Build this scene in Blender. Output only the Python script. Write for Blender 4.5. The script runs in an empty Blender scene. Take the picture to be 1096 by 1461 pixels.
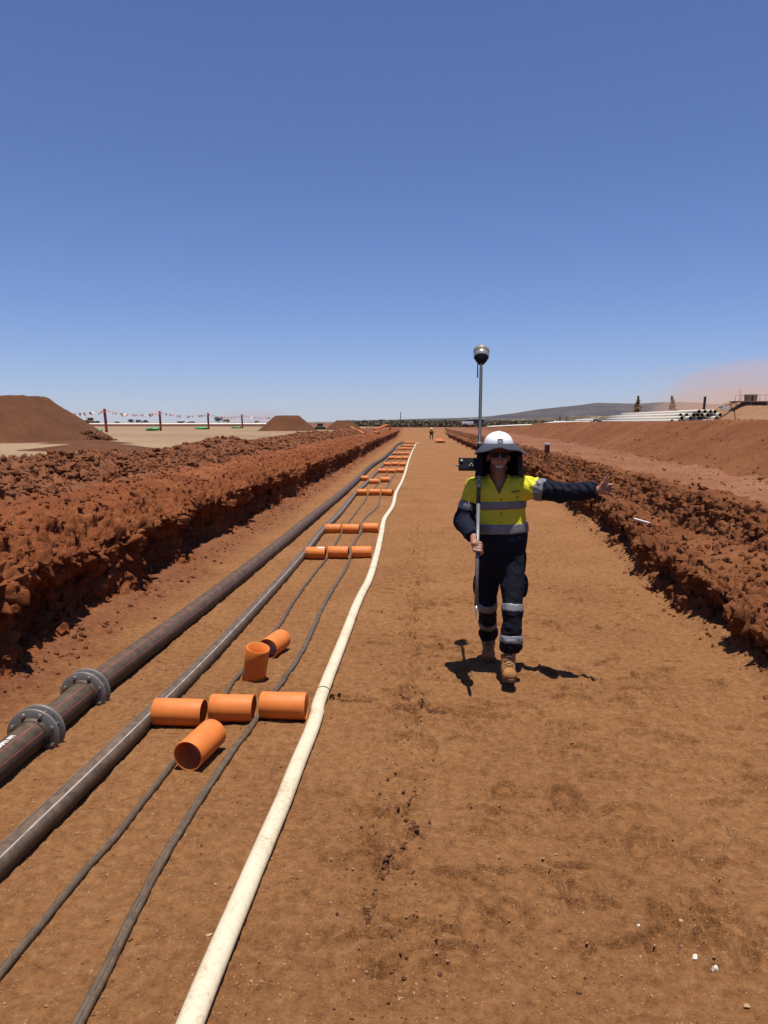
import bpy, bmesh, math, random
import numpy as np
from mathutils import Vector, Matrix, Euler

random.seed(7)
RNG = np.random.default_rng(11)
SC = bpy.context.scene
COL = SC.collection

# ------------------------------------------------------------------ camera
cam_data = bpy.data.cameras.new('camera')
cam = bpy.data.objects.new('camera', cam_data)
COL.objects.link(cam)
cam_data.sensor_fit = 'VERTICAL'
cam_data.sensor_height = 36.0
cam_data.lens = 36.0 * 1080.0 / 1461.0
cam_data.clip_start = 0.05
cam_data.clip_end = 30000.0
cam.location = (0.0, 0.0, 1.9)
cam.rotation_euler = (math.radians(90.0 - 6.733), 0.0, math.radians(2.738))
SC.camera = cam

# ------------------------------------------------------------------ world, sun, exposure
SUN_DIR = Vector((0.05, -0.07, 1.0)).normalized()          # towards the sun
world = bpy.data.worlds.new('World')
SC.world = world
world.use_nodes = True
wn = world.node_tree
wn.nodes.clear()
w_out = wn.nodes.new('ShaderNodeOutputWorld')
w_bg = wn.nodes.new('ShaderNodeBackground')
w_sky = wn.nodes.new('ShaderNodeTexSky')
w_sky.sky_type = 'NISHITA'
w_sky.sun_disc = False
w_sky.sun_elevation = math.asin(SUN_DIR.z)
w_sky.sun_rotation = math.atan2(SUN_DIR.x, SUN_DIR.y)
w_sky.altitude = 600.0
w_sky.air_density = 0.9
w_sky.dust_density = 0.15
w_sky.ozone_density = 4.0
w_bg.inputs['Strength'].default_value = 0.062
w_tint = wn.nodes.new('ShaderNodeMix')                     # white balance of the whole sky
w_tint.data_type = 'RGBA'; w_tint.blend_type = 'MULTIPLY'
w_tint.inputs[0].default_value = 1.0
w_tint.inputs[7].default_value = (0.93, 1.0, 1.33, 1.0)
wn.links.new(w_sky.outputs['Color'], w_tint.inputs[6])
wn.links.new(w_tint.outputs[2], w_bg.inputs['Color'])
wn.links.new(w_bg.outputs['Background'], w_out.inputs['Surface'])

sun_data = bpy.data.lights.new('sun', 'SUN')
sun_data.energy = 5.0
sun_data.angle = math.radians(0.53)
sun_data.color = (1.0, 0.955, 0.88)
sun = bpy.data.objects.new('sun', sun_data)
COL.objects.link(sun)
sun.rotation_euler = SUN_DIR.to_track_quat('Z', 'Y').to_euler()
sun.location = (0, 0, 60)

SC.view_settings.view_transform = 'Standard'
SC.view_settings.look = 'None'
SC.view_settings.exposure = 0.42
SC.view_settings.gamma = 1.0
SC.view_settings.use_curve_mapping = False
SC.render.engine = 'CYCLES'
SC.cycles.use_denoising = True
SC.cycles.denoiser = 'OPENIMAGEDENOISE'
SC.cycles.denoising_input_passes = 'RGB_ALBEDO_NORMAL'
SC.cycles.denoising_prefilter = 'NONE'                     # keeps the fine grit of the soil
SC.cycles.sample_clamp_indirect = 1.2
SC.cycles.caustics_reflective = False
SC.cycles.caustics_refractive = False
SC.cycles.max_bounces = 5
SC.cycles.diffuse_bounces = 3
SC.cycles.glossy_bounces = 2
SC.cycles.transparent_max_bounces = 6
SC.cycles.volume_bounces = 3

# ------------------------------------------------------------------ tagging
def tag(o, label=None, cat=None, group=None, kind=None):
    if label: o['label'] = label
    if cat: o['category'] = cat
    if group: o['group'] = group
    if kind: o['kind'] = kind
    return o

def link(name, me, mat=None, parent=None):
    o = bpy.data.objects.new(name, me)
    COL.objects.link(o)
    if mat is not None and len(me.materials) == 0:
        me.materials.append(mat)
    if parent is not None:
        o.parent = parent
    return o

def empty(name, loc, label, cat, group=None, rz=0.0):
    o = bpy.data.objects.new(name, None)
    o.empty_display_size = 0.2
    COL.objects.link(o)
    o.location = loc
    o.rotation_euler = (0, 0, rz)
    return tag(o, label, cat, group)

# ------------------------------------------------------------------ numpy noise
def _hash(ix, iy, iz, seed):
    h = (ix.astype(np.uint32) * np.uint32(374761393) + iy.astype(np.uint32) * np.uint32(668265263)
         + iz.astype(np.uint32) * np.uint32(2147483647) + np.uint32(seed * 974711 & 0xffffffff))
    h = (h ^ (h >> np.uint32(13))) * np.uint32(1274126177)
    h = (h ^ (h >> np.uint32(16))) * np.uint32(2246822519)
    return h ^ (h >> np.uint32(15))

_G = np.array([(1,1,0),(-1,1,0),(1,-1,0),(-1,-1,0),(1,0,1),(-1,0,1),(1,0,-1),(-1,0,-1),
               (0,1,1),(0,-1,1),(0,1,-1),(0,-1,-1),(1,1,0),(-1,1,0),(0,-1,1),(0,-1,-1)], np.float32)

def perlin(p, seed=0):
    """p (N,3) -> roughly -1..1"""
    p = p.astype(np.float32)
    f0 = np.floor(p)
    f = p - f0
    i = f0.astype(np.int64)
    u = f * f * f * (f * (f * 6 - 15) + 10)
    def corner(dx, dy, dz):
        h = _hash(i[:, 0] + dx, i[:, 1] + dy, i[:, 2] + dz, seed) & np.uint32(15)
        g = _G[h]
        return g[:, 0] * (f[:, 0] - dx) + g[:, 1] * (f[:, 1] - dy) + g[:, 2] * (f[:, 2] - dz)
    def lerp(a, b, t): return a + (b - a) * t
    x00 = lerp(corner(0,0,0), corner(1,0,0), u[:, 0]); x10 = lerp(corner(0,1,0), corner(1,1,0), u[:, 0])
    x01 = lerp(corner(0,0,1), corner(1,0,1), u[:, 0]); x11 = lerp(corner(0,1,1), corner(1,1,1), u[:, 0])
    return lerp(lerp(x00, x10, u[:, 1]), lerp(x01, x11, u[:, 1]), u[:, 2])

def fbm(p, octaves=4, seed=0, gain=0.5, lac=2.03, billow=False):
    a, s, out = 1.0, 0.0, 0.0
    q = p.astype(np.float32)
    for k in range(octaves):
        n = perlin(q, seed + k * 17)
        if billow: n = 1.0 - 2.0 * np.abs(n) * 1.4
        out = out + a * n
        s += a
        a *= gain
        q = q * lac + 13.7
    return out / s

def worley2(p, seed=0):
    """distances to the nearest and second nearest feature points"""
    p = p.astype(np.float32)
    i = np.floor(p).astype(np.int64)
    b1 = np.full(len(p), 9.0, np.float32); b2 = b1.copy()
    for dx in (-1, 0, 1):
        for dy in (-1, 0, 1):
            for dz in (-1, 0, 1):
                c = i + np.array((dx, dy, dz))
                h = _hash(c[:, 0], c[:, 1], c[:, 2], seed)
                fx = (h & np.uint32(1023)).astype(np.float32) / 1023
                fy = ((h >> np.uint32(10)) & np.uint32(1023)).astype(np.float32) / 1023
                fz = ((h >> np.uint32(20)) & np.uint32(1023)).astype(np.float32) / 1023
                d = (c[:, 0] + fx - p[:, 0]) ** 2 + (c[:, 1] + fy - p[:, 1]) ** 2 + (c[:, 2] + fz - p[:, 2]) ** 2
                b2 = np.minimum(b2, np.maximum(b1, d)); b1 = np.minimum(b1, d)
    return np.sqrt(b1), np.sqrt(b2)

def worley(p, seed=0):
    """distance to the nearest feature point"""
    p = p.astype(np.float32)
    i = np.floor(p).astype(np.int64)
    best = np.full(len(p), 9.0, np.float32)
    for dx in (-1, 0, 1):
        for dy in (-1, 0, 1):
            for dz in (-1, 0, 1):
                c = i + np.array((dx, dy, dz))
                h = _hash(c[:, 0], c[:, 1], c[:, 2], seed)
                fx = (h & np.uint32(1023)).astype(np.float32) / 1023
                fy = ((h >> np.uint32(10)) & np.uint32(1023)).astype(np.float32) / 1023
                fz = ((h >> np.uint32(20)) & np.uint32(1023)).astype(np.float32) / 1023
                d = (c[:, 0] + fx - p[:, 0]) ** 2 + (c[:, 1] + fy - p[:, 1]) ** 2 + (c[:, 2] + fz - p[:, 2]) ** 2
                best = np.minimum(best, d)
    return np.sqrt(best)

def P2(x, y, s=1.0, z=0.0):
    x = np.asarray(x, np.float32).ravel(); y = np.asarray(y, np.float32).ravel()
    return np.stack([x * s, y * s, np.full_like(x, z)], 1)

def N1(y, s, seed):
    y = np.atleast_1d(np.asarray(y, np.float32))
    return perlin(P2(y * 0 + 0.37, y, s, 0.61), seed)

def sstep(a, b, x):
    t = np.clip((np.asarray(x, np.float64) - a) / (b - a), 0, 1)
    return t * t * (3 - 2 * t)

# ------------------------------------------------------------------ meshes from arrays
def mesh_np(name, verts, faces, smooth=True, uv=None):
    verts = np.ascontiguousarray(verts, np.float32)
    faces = np.ascontiguousarray(faces, np.int32)
    me = bpy.data.meshes.new(name)
    n, k = faces.shape
    me.vertices.add(len(verts)); me.vertices.foreach_set('co', verts.ravel())
    me.loops.add(n * k); me.loops.foreach_set('vertex_index', faces.ravel())
    me.polygons.add(n)
    me.polygons.foreach_set('loop_start', np.arange(0, n * k, k, dtype=np.int32))
    me.polygons.foreach_set('loop_total', np.full(n, k, np.int32))
    me.polygons.foreach_set('use_smooth', np.full(n, smooth, bool))
    me.update(calc_edges=True)
    me.validate()
    return me

def grid_faces(nr, nc):
    r = np.arange(nr - 1)[:, None]; c = np.arange(nc - 1)[None, :]
    a = r * nc + c
    return np.stack([a, a + 1, a + nc + 1, a + nc], -1).reshape(-1, 4)

def tube_arrays(path, radius, seg=16, flat=1.0, a0=0.0, a1=None, cap=False, start=0):
    """a swept tube; radius scalar or per point; flat squashes it vertically; a0..a1 keeps a sector only"""
    path = np.asarray(path, float)
    n = len(path)
    t = np.gradient(path, axis=0); t /= np.linalg.norm(t, axis=1)[:, None] + 1e-12
    ref = np.array((0, 0, 1.0))
    if np.mean(np.abs(t @ ref)) > 0.9: ref = np.array((0, 1.0, 0))
    s = np.cross(t, ref); s /= np.linalg.norm(s, axis=1)[:, None] + 1e-12
    u = np.cross(s, t)
    r = np.broadcast_to(np.asarray(radius, float), (n,))
    closed = a1 is None
    ang = np.linspace(a0, a0 + 2 * math.pi if closed else a1, seg + (0 if closed else 1), endpoint=not closed)
    ca, sa = np.cos(ang), np.sin(ang)
    v = path[:, None, :] + r[:, None, None] * (s[:, None, :] * ca[None, :, None] + u[:, None, :] * sa[None, :, None] * flat)
    nc = len(ang)
    v = v.reshape(-1, 3)
    f = []
    i = np.arange(n - 1)[:, None]
    j = np.arange(nc if closed else nc - 1)[None, :]
    a = i * nc + j; b = i * nc + (j + 1) % nc
    f = np.stack([a, b, b + nc, a + nc], -1).reshape(-1, 4)
    return v, f

def tube(name, path, radius, mat, parent=None, seg=16, flat=1.0, a0=0.0, a1=None, caps=True):
    v, f = tube_arrays(path, radius, seg, flat, a0, a1)
    if caps and a1 is None:
        nv = len(v); n = len(path)
        v = np.vstack([v, np.asarray(path[0], float)[None], np.asarray(path[-1], float)[None]])
        j = np.arange(seg)
        c0 = np.stack([np.full(seg, nv), (j + 1) % seg, j, j], -1)
        o = (n - 1) * seg
        c1 = np.stack([np.full(seg, nv + 1), o + j, o + (j + 1) % seg, o + (j + 1) % seg], -1)
        me = bpy.data.meshes.new(name)
        fl = [tuple(x) for x in f] + [tuple(x[:3]) for x in c0] + [tuple(x[:3]) for x in c1]
        me.from_pydata([tuple(x) for x in v], [], fl)
        me.polygons.foreach_set('use_smooth', np.array([True] * len(f) + [False] * (2 * seg)))
        me.update()
    else:
        me = mesh_np(name, v, f)
    return link(name, me, mat, parent)

def spline(pts, step=0.06, near=None):
    """Catmull-Rom through pts (list of 2 or 3 vectors), resampled"""
    p = np.asarray(pts, float)
    p = np.vstack([2 * p[0] - p[1], p, 2 * p[-1] - p[-2]])
    out = []
    for i in range(1, len(p) - 2):
        d = np.linalg.norm(p[i + 1] - p[i])
        k = max(2, int(d / (step * max(1.0, p[i][1] / 5.0) if near is None else near)))
        for t in np.linspace(0, 1, k, endpoint=False):
            a, b, c, e = p[i - 1], p[i], p[i + 1], p[i + 2]
            out.append(0.5 * (2 * b + (c - a) * t + (2 * a - 5 * b + 4 * c - e) * t * t + (3 * b - a - 3 * c + e) * t ** 3))
    out.append(p[-2])
    return np.array(out)

def new_obj_bm(name, bm, mat=None, parent=None, smooth=False):
    me = bpy.data.meshes.new(name)
    bm.to_mesh(me); bm.free()
    if smooth:
        me.polygons.foreach_set('use_smooth', np.full(len(me.polygons), True))
    return link(name, me, mat, parent)

def bm_box(bm, c, size, rot=None, bevel=0.0):
    r = bmesh.ops.create_cube(bm, size=1.0)
    M = Matrix.Translation(Vector(c)) @ (rot.to_matrix().to_4x4() if isinstance(rot, Euler) else (rot or Matrix.Identity(4))) @ Matrix.Diagonal((*size, 1))
    vs = r['verts']
    bmesh.ops.transform(bm, matrix=M, verts=vs)
    if bevel > 0:
        es = list({e for v in vs for e in v.link_edges})
        bmesh.ops.bevel(bm, geom=es, offset=bevel, segments=2, affect='EDGES', profile=0.6)
    return vs

def box(name, c, size, mat, parent=None, rot=None, bevel=0.0):
    bm = bmesh.new()
    bm_box(bm, c, size, rot, bevel)
    return new_obj_bm(name, bm, mat, parent)

def bm_cyl(bm, a, b, r1, r2=None, seg=12):
    a, b = Vector(a), Vector(b)
    d = b - a
    q = d.to_track_quat('Z', 'Y').to_matrix().to_4x4()
    M = Matrix.Translation((a + b) / 2) @ q
    return bmesh.ops.create_cone(bm, cap_ends=True, segments=seg, radius1=r1, radius2=r1 if r2 is None else r2, depth=d.length, matrix=M)['verts']

def rod(name, a, b, r, mat, parent=None, r2=None, seg=12):
    bm = bmesh.new()
    bm_cyl(bm, a, b, r, r2, seg)
    return new_obj_bm(name, bm, mat, parent, smooth=False)

def lathe(name, prof, mat, parent=None, seg=32, loc=(0, 0, 0), M=None):
    prof = np.asarray(prof, float)
    ang = np.linspace(0, 2 * math.pi, seg, endpoint=False)
    v = np.stack([prof[:, 0:1] * np.cos(ang), prof[:, 0:1] * np.sin(ang), np.repeat(prof[:, 1:2], seg, 1)], -1).reshape(-1, 3)
    n = len(prof)
    i = np.arange(n - 1)[:, None]; j = np.arange(seg)[None]
    a = i * seg + j; b = i * seg + (j + 1) % seg
    f = np.stack([a, b, b + seg, a + seg], -1).reshape(-1, 4)
    if M is not None:
        v = (np.asarray(M)[:3, :3] @ v.T).T + np.asarray(M)[:3, 3]
    v = v + np.asarray(loc)
    return link(name, mesh_np(name, v, f), mat, parent)

# ------------------------------------------------------------------ materials
def nodes_of(name):
    m = bpy.data.materials.new(name)
    m.use_nodes = True
    nt = m.node_tree
    b = nt.nodes['Principled BSDF']
    return m, nt, b

def n_noise(nt, vec, scale, detail=6, rough=0.6, dist=0.0):
    n = nt.nodes.new('ShaderNodeTexNoise')
    n.inputs['Scale'].default_value = scale
    n.inputs['Detail'].default_value = detail
    n.inputs['Roughness'].default_value = rough
    n.inputs['Distortion'].default_value = dist
    if vec is not None: nt.links.new(vec, n.inputs['Vector'])
    return n.outputs['Fac']

def n_ramp(nt, fac, stops):
    r = nt.nodes.new('ShaderNodeValToRGB')
    e = r.color_ramp.elements
    while len(e) > 1: e.remove(e[-1])
    e[0].position = stops[0][0]; e[0].color = (*stops[0][1], 1)
    for pos, c in stops[1:]:
        x = e.new(pos); x.color = (*c, 1)
    nt.links.new(fac, r.inputs['Fac'])
    return r.outputs['Color']

def n_mix(nt, fac, a, b, mode='MIX'):
    m = nt.nodes.new('ShaderNodeMix')
    m.data_type = 'RGBA'; m.blend_type = mode
    for sock, v in ((m.inputs[0], fac), (m.inputs[6], a), (m.inputs[7], b)):
        if isinstance(v, (int, float)): sock.default_value = v
        elif isinstance(v, tuple): sock.default_value = (*v, 1) if len(v) == 3 else v
        else: nt.links.new(v, sock)
    return m.outputs[2]

def n_math(nt, op, a, b=0.0, clamp=False):
    m = nt.nodes.new('ShaderNodeMath'); m.operation = op; m.use_clamp = clamp
    for s, v in ((m.inputs[0], a), (m.inputs[1], b)):
        if isinstance(v, (int, float)): s.default_value = v
        else: nt.links.new(v, s)
    return m.outputs[0]

def n_map(nt, fac, a, b, c=0.0, d=1.0):
    m = nt.nodes.new('ShaderNodeMapRange')
    m.inputs[1].default_value = a; m.inputs[2].default_value = b
    m.inputs[3].default_value = c; m.inputs[4].default_value = d
    nt.links.new(fac, m.inputs[0])
    return m.outputs[0]

def n_pos(nt):
    g = nt.nodes.new('ShaderNodeNewGeometry')
    return g.outputs['Position']

def n_obj(nt):
    t = nt.nodes.new('ShaderNodeTexCoord')
    return t.outputs['Object']

def n_bump(nt, b, h, strength=0.5, dist=0.02):
    n = nt.nodes.new('ShaderNodeBump')
    n.inputs['Strength'].default_value = strength
    n.inputs['Distance'].default_value = dist
    nt.links.new(h, n.inputs['Height'])
    nt.links.new(n.outputs['Normal'], b.inputs['Normal'])

TONE = 0.76      # base colours are set against this exposure
def tone(c, k=None): return tuple(x * (TONE if k is None else k) for x in c)

def soil(name, dark, mid, light, big=0.6, fine=9.0, grit=60.0, bump=0.6, bdist=0.012, fleck=None, rough=0.95, tight=0.14, w1=0.32, spill=None):
    dark, mid, light = tone(dark), tone(mid), tone(light)
    m, nt, b = nodes_of(name)
    p = n_pos(nt)
    f1 = n_noise(nt, p, big, 5, 0.62)
    f2 = n_noise(nt, p, fine, 7, 0.7)
    f3 = n_noise(nt, p, grit, 4, 0.75)
    f4 = n_noise(nt, p, (fine * grit) ** 0.5, 5, 0.7)
    s = n_math(nt, 'ADD', n_math(nt, 'MULTIPLY', f1, w1), n_math(nt, 'MULTIPLY', f2, 0.56 - w1))
    s = n_math(nt, 'ADD', s, n_math(nt, 'MULTIPLY', f3, 0.22))
    s = n_math(nt, 'ADD', s, n_math(nt, 'MULTIPLY', f4, 0.22))
    c = n_ramp(nt, s, [(0.5 - tight, dark), (0.5, mid), (0.5 + tight, light)])
    if fleck:
        v = nt.nodes.new('ShaderNodeTexVoronoi')
        v.inputs['Scale'].default_value = fleck[1]
        nt.links.new(p, v.inputs['Vector'])
        sep = nt.nodes.new('ShaderNodeSeparateColor')
        nt.links.new(v.outputs['Color'], sep.inputs[0])
        near = n_math(nt, 'LESS_THAN', v.outputs['Distance'], 0.27)
        pick = n_math(nt, 'GREATER_THAN', sep.outputs[0], fleck[2])
        c = n_mix(nt, n_math(nt, 'MULTIPLY', near, pick), c, tone(fleck[0]))
    if spill:                                         # redder earth fallen along the left wall
        sx = nt.nodes.new('ShaderNodeSeparateXYZ'); nt.links.new(p, sx.inputs[0])
        e = n_math(nt, 'ADD', sx.outputs['X'], n_math(nt, 'MULTIPLY', n_noise(nt, p, 2.6, 6, 0.7), 0.9))
        k = n_map(nt, e, -2.02, -2.40, 0.0, 0.85)
        c = n_mix(nt, k, c, n_ramp(nt, s, [(0.40, tone(spill[0])), (0.60, tone(spill[1]))]))
    nt.links.new(c, b.inputs['Base Color'])
    b.inputs['Roughness'].default_value = rough
    b.inputs['Specular IOR Level'].default_value = 0.15
    h = n_math(nt, 'ADD', n_math(nt, 'MULTIPLY', f2, 0.45), n_math(nt, 'MULTIPLY', f3, 0.30))
    h = n_math(nt, 'ADD', h, n_math(nt, 'MULTIPLY', f4, 0.40))
    n_bump(nt, b, h, bump, bdist)
    return m

def plain(name, col, rough=0.6, metal=0.0, vary=0.0, vscale=8.0, dust=None, bump=0.0, spec=0.5, world_coords=False, k=None):
    """a coated or raw surface with uneven tone; dust = (colour, amount) lying on what faces up"""
    m, nt, b = nodes_of(name)
    p = n_pos(nt) if world_coords else n_obj(nt)
    col = tone(col, k)
    f = n_noise(nt, p, vscale, 5, 0.65)
    d = tuple(x * (1 - vary) for x in col); l = tuple(min(1, x * (1 + vary)) for x in col)
    c = n_ramp(nt, f, [(0.3, d), (0.7, l)])
    if dust:
        g = nt.nodes.new('ShaderNodeNewGeometry')
        sx = nt.nodes.new('ShaderNodeSeparateXYZ')
        nt.links.new(g.outputs['Normal'], sx.inputs[0])
        up = n_map(nt, sx.outputs['Z'], -0.1, 0.9, 0.15, 1.0)
        f2 = n_noise(nt, p, vscale * 2.7, 6, 0.7)
        lie = n_math(nt, 'MULTIPLY', n_map(nt, f2, 0.35, 0.62, 0.25, 1.0), up)
        c = n_mix(nt, n_math(nt, 'MULTIPLY', lie, dust[1], True), c, tone(dust[0]))
    nt.links.new(c, b.inputs['Base Color'])
    b.inputs['Roughness'].default_value = rough
    b.inputs['Metallic'].default_value = metal
    b.inputs['Specular IOR Level'].default_value = spec
    if bump > 0: n_bump(nt, b, f, bump, 0.004)
    return m

DUST = (0.30, 0.14, 0.065)
M = {}
M['floor'] = soil('bedding_sand', (0.138, 0.055, 0.018), (0.295, 0.130, 0.047), (0.412, 0.208, 0.086), 0.9, 17, 130, 1.0, 0.03, tight=0.12, w1=0.17, spill=((0.130, 0.040, 0.016), (0.300, 0.115, 0.050)),
                  fleck=((0.42, 0.235, 0.125), 70.0, 0.90))
M['red'] = soil('red_cut_earth', (0.100, 0.026, 0.008), (0.212, 0.062, 0.020), (0.340, 0.132, 0.049), 1.1, 9, 55, 0.9, 0.03)
M['rubble'] = soil('rubble_earth', (0.120, 0.040, 0.017), (0.200, 0.072, 0.030), (0.300, 0.125, 0.058), 1.4, 9, 55, 0.9, 0.03)
M['bank'] = soil('bank_earth', (0.125, 0.039, 0.014), (0.200, 0.071, 0.026), (0.280, 0.113, 0.046), 0.5, 6, 40, 0.9, 0.03)
M['step'] = soil('step_earth', (0.100, 0.029, 0.010), (0.185, 0.062, 0.021), (0.285, 0.116, 0.045), 0.9, 8, 55, 0.9, 0.03)
M['track'] = soil('track_earth', (0.150, 0.052, 0.022), (0.235, 0.095, 0.043), (0.360, 0.180, 0.095), 0.22, 3, 40, 0.7, 0.02)
M['pad'] = soil('pale_gravel', (0.22, 0.135, 0.072), (0.31, 0.200, 0.115), (0.40, 0.275, 0.165), 0.10, 0.9, 16, 0.6, 0.02, tight=0.10)
M['plain'] = soil('far_earth', (0.129, 0.052, 0.026), (0.189, 0.077, 0.039), (0.258, 0.129, 0.073), 0.012, 0.09, 2.0, 0.4, 0.1)
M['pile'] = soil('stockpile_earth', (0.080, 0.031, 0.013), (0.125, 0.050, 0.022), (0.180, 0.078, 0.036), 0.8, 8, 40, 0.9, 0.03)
M['pebble'] = soil('pebble_stone', (0.22, 0.105, 0.050), (0.33, 0.180, 0.095), (0.50, 0.32, 0.20), 9, 30, 120, 0.3, 0.004)
M['clod'] = soil('clod_earth', (0.110, 0.034, 0.012), (0.190, 0.063, 0.023), (0.290, 0.117, 0.050), 5, 22, 90, 0.6, 0.01)

# ------------------------------------------------------------------ the cut
def Rx(y):      # foot of the right-hand wall
    return np.interp(y, [-20, 5.6, 8.3, 10.5, 13, 18.5, 24, 44, 95, 140], [2.62, 2.62, 2.66, 2.90, 3.05, 3.40, 3.50, 3.63, 3.55, 3.55])

def ramp(y):    # the floor climbs out at its far end
    return sstep(92, 130, y) * 1.0

def yrows(y0, y1, d0, k):
    """row positions whose spacing grows with distance from the lens"""
    out = [y0]
    while out[-1] < y1:
        y = out[-1]
        out.append(y + max(d0, k * max(abs(y), 1.0)))
    return np.array(out)

# footprints and scuffs on the sand
PRINTS = []
for _ in range(330):
    y = 2.6 + 26 * random.random() ** 1.6
    x = random.gauss(1.0, 0.75)
    if -0.35 < x < float(Rx(y)) - 0.2:
        PRINTS.append((x, y, random.uniform(-0.5, 0.5) + (math.pi / 2 if random.random() < 0.35 else 0), random.uniform(0.10, 0.15), random.uniform(0.04, 0.065), random.uniform(0.012, 0.028)))
PRINTS.append((0.76, 3.74, 0.25, 0.09, 0.075, 0.036))
PRINTS.append((1.24, 2.56, 0.5, 0.10, 0.06, 0.018))
PRINTS.append((0.31, 3.06, 0.1, 0.13, 0.06, 0.012))
PRINTS.append((0.92, 3.25, 0.7, 0.13, 0.06, 0.010))

LEDGES = []
for _ in range(420):
    y = 2.4 + 26 * random.random() ** 1.5
    x = random.uniform(-0.5, 2.9)
    if x < float(Rx(y)) - 0.15:
        LEDGES.append((x, y, random.uniform(0.03, 0.11) * (1 + y * 0.05), random.uniform(0.012, 0.028), random.uniform(-1, 1)))

LEDGES += [(-0.46, 5.0, 0.20, 0.040, 0.3), (0.02, 4.86, 0.24, 0.045, -0.5), (-0.10, 3.55, 0.10, 0.03, 0.5), (-0.02, 3.3, 0.07, 0.03, 0.5), (-0.12, 3.05, 0.07, 0.035, -0.5)]

def floor_h(x, y):
    """height of the trench floor"""
    x = np.asarray(x, float).ravel(); y = np.asarray(y, float).ravel()
    fade = 1.0 / (1.0 + np.maximum(y - 8, 0) * 0.02)
    h = 0.030 * fbm(P2(x, y, 0.7), 3, 3)
    h += 0.022 * fbm(P2(x, y * 1.5, 3.1), 3, 5)
    h += 0.013 * fbm(P2(x, y * 1.3, 11.0), 3, 8) * fade
    h += 0.0055 * fbm(P2(x, y, 40.0), 2, 9)
    # trampled seam between pipes and walkway
    sx = -0.05 + 0.10 * N1(y, 0.9, 21) + 0.03 * N1(y, 5.0, 22) - 0.10 * np.exp(-((y - 2.8) / 0.6) ** 2)
    dx = (x - sx)
    s = np.exp(-(dx / 0.16) ** 2) * (0.55 + 0.6 * N1(y, 1.7, 23))
    h += s * (0.055 * fbm(P2(x, y, 8.0), 3, 31, billow=True) - 0.004)
    crack = np.exp(-(dx / 0.020) ** 2) * np.clip(N1(y, 2.6, 24) * 3.0 + 0.2, 0, 1) * (y < 9) * (y > 2.4)
    h -= 0.050 * crack
    for (px, py, a, L, W, d) in PRINTS:
        i = np.where((np.abs(x - px) < 0.3) & (np.abs(y - py) < 0.3))[0]
        if len(i) == 0: continue
        ca, sa = math.cos(a), math.sin(a)
        u = (x[i] - px) * ca + (y[i] - py) * sa; v = -(x[i] - px) * sa + (y[i] - py) * ca
        q = np.sqrt((u / W) ** 2 + (v / L) ** 2)
        h[i] += -d * (1 - sstep(0.84, 1.0, q)) + 0.6 * d * np.exp(-((q - 1.12) / 0.13) ** 2)
    for (px, py, L, d, k) in LEDGES:
        i = np.where((np.abs(x - px) < 2.2 * L) & (np.abs(y - py) < 0.30))[0]
        if len(i) == 0: continue
        u = (x[i] - px) / L
        v = (y[i] - py - 0.25 * L * u * u * k - 0.02 * np.sin(u * 4 + px * 9))
        h[i] += d * np.exp(-u ** 4) * (np.where(v > 0, np.exp(-v / 0.07) * np.clip(v / 0.008, 0, 1), 0) - 1.3 * np.exp(-((v + 0.008) / 0.009) ** 2))
    # loose toe of spilled earth along both walls
    tl = np.clip(1 - (x + 3.02 - 0.12 * N1(y, 0.8, 41)) / 0.36, 0, 1)
    h += 0.12 * tl ** 2 * (0.7 + 0.5 * N1(y, 1.1, 42)) + 0.03 * tl * fbm(P2(x, y, 7.0), 3, 43)
    tr = np.clip(1 - (Rx(y) - x) / 0.25, 0, 1)
    h += 0.09 * tr ** 2
    # sand pushed up between the pipe runs
    for cx in (-2.2, -1.7):
        h -= 0.018 * np.exp(-((x - cx) / 0.07) ** 2) * (y > 0)
    return h + ramp(y)

xs = np.concatenate([np.linspace(-3.25, -2.3, 56), np.linspace(-2.29, 1.7, 300)[0:], np.linspace(1.71, 2.6, 54)])
fy = np.concatenate([np.linspace(-6, 1.2, 20), np.arange(1.25, 3.2, 0.008), np.arange(3.2, 9.0, 0.0125), yrows(9.0, 40, 0.02, 0.0042), yrows(40.5, 130, 0.4, 0.012)])
XX = np.repeat(xs[None, :], len(fy), 0); YY = np.repeat(fy[:, None], len(xs), 1)
wide = (Rx(fy) + 0.22 - 1.70)[:, None] / (2.6 - 1.70)
XX = np.where(XX > 1.70, 1.70 + (XX - 1.70) * wide, XX)
ZZ = floor_h(XX, YY).reshape(XX.shape)
FLOOR = link('trench_floor', mesh_np('trench_floor', np.stack([XX, YY, ZZ], -1).reshape(-1, 3), grid_faces(len(fy), len(xs))), M['floor'])
tag(FLOOR, kind='structure')

def fz(x, y):
    return float(floor_h(np.array([x]), np.array([y]))[0])

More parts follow.
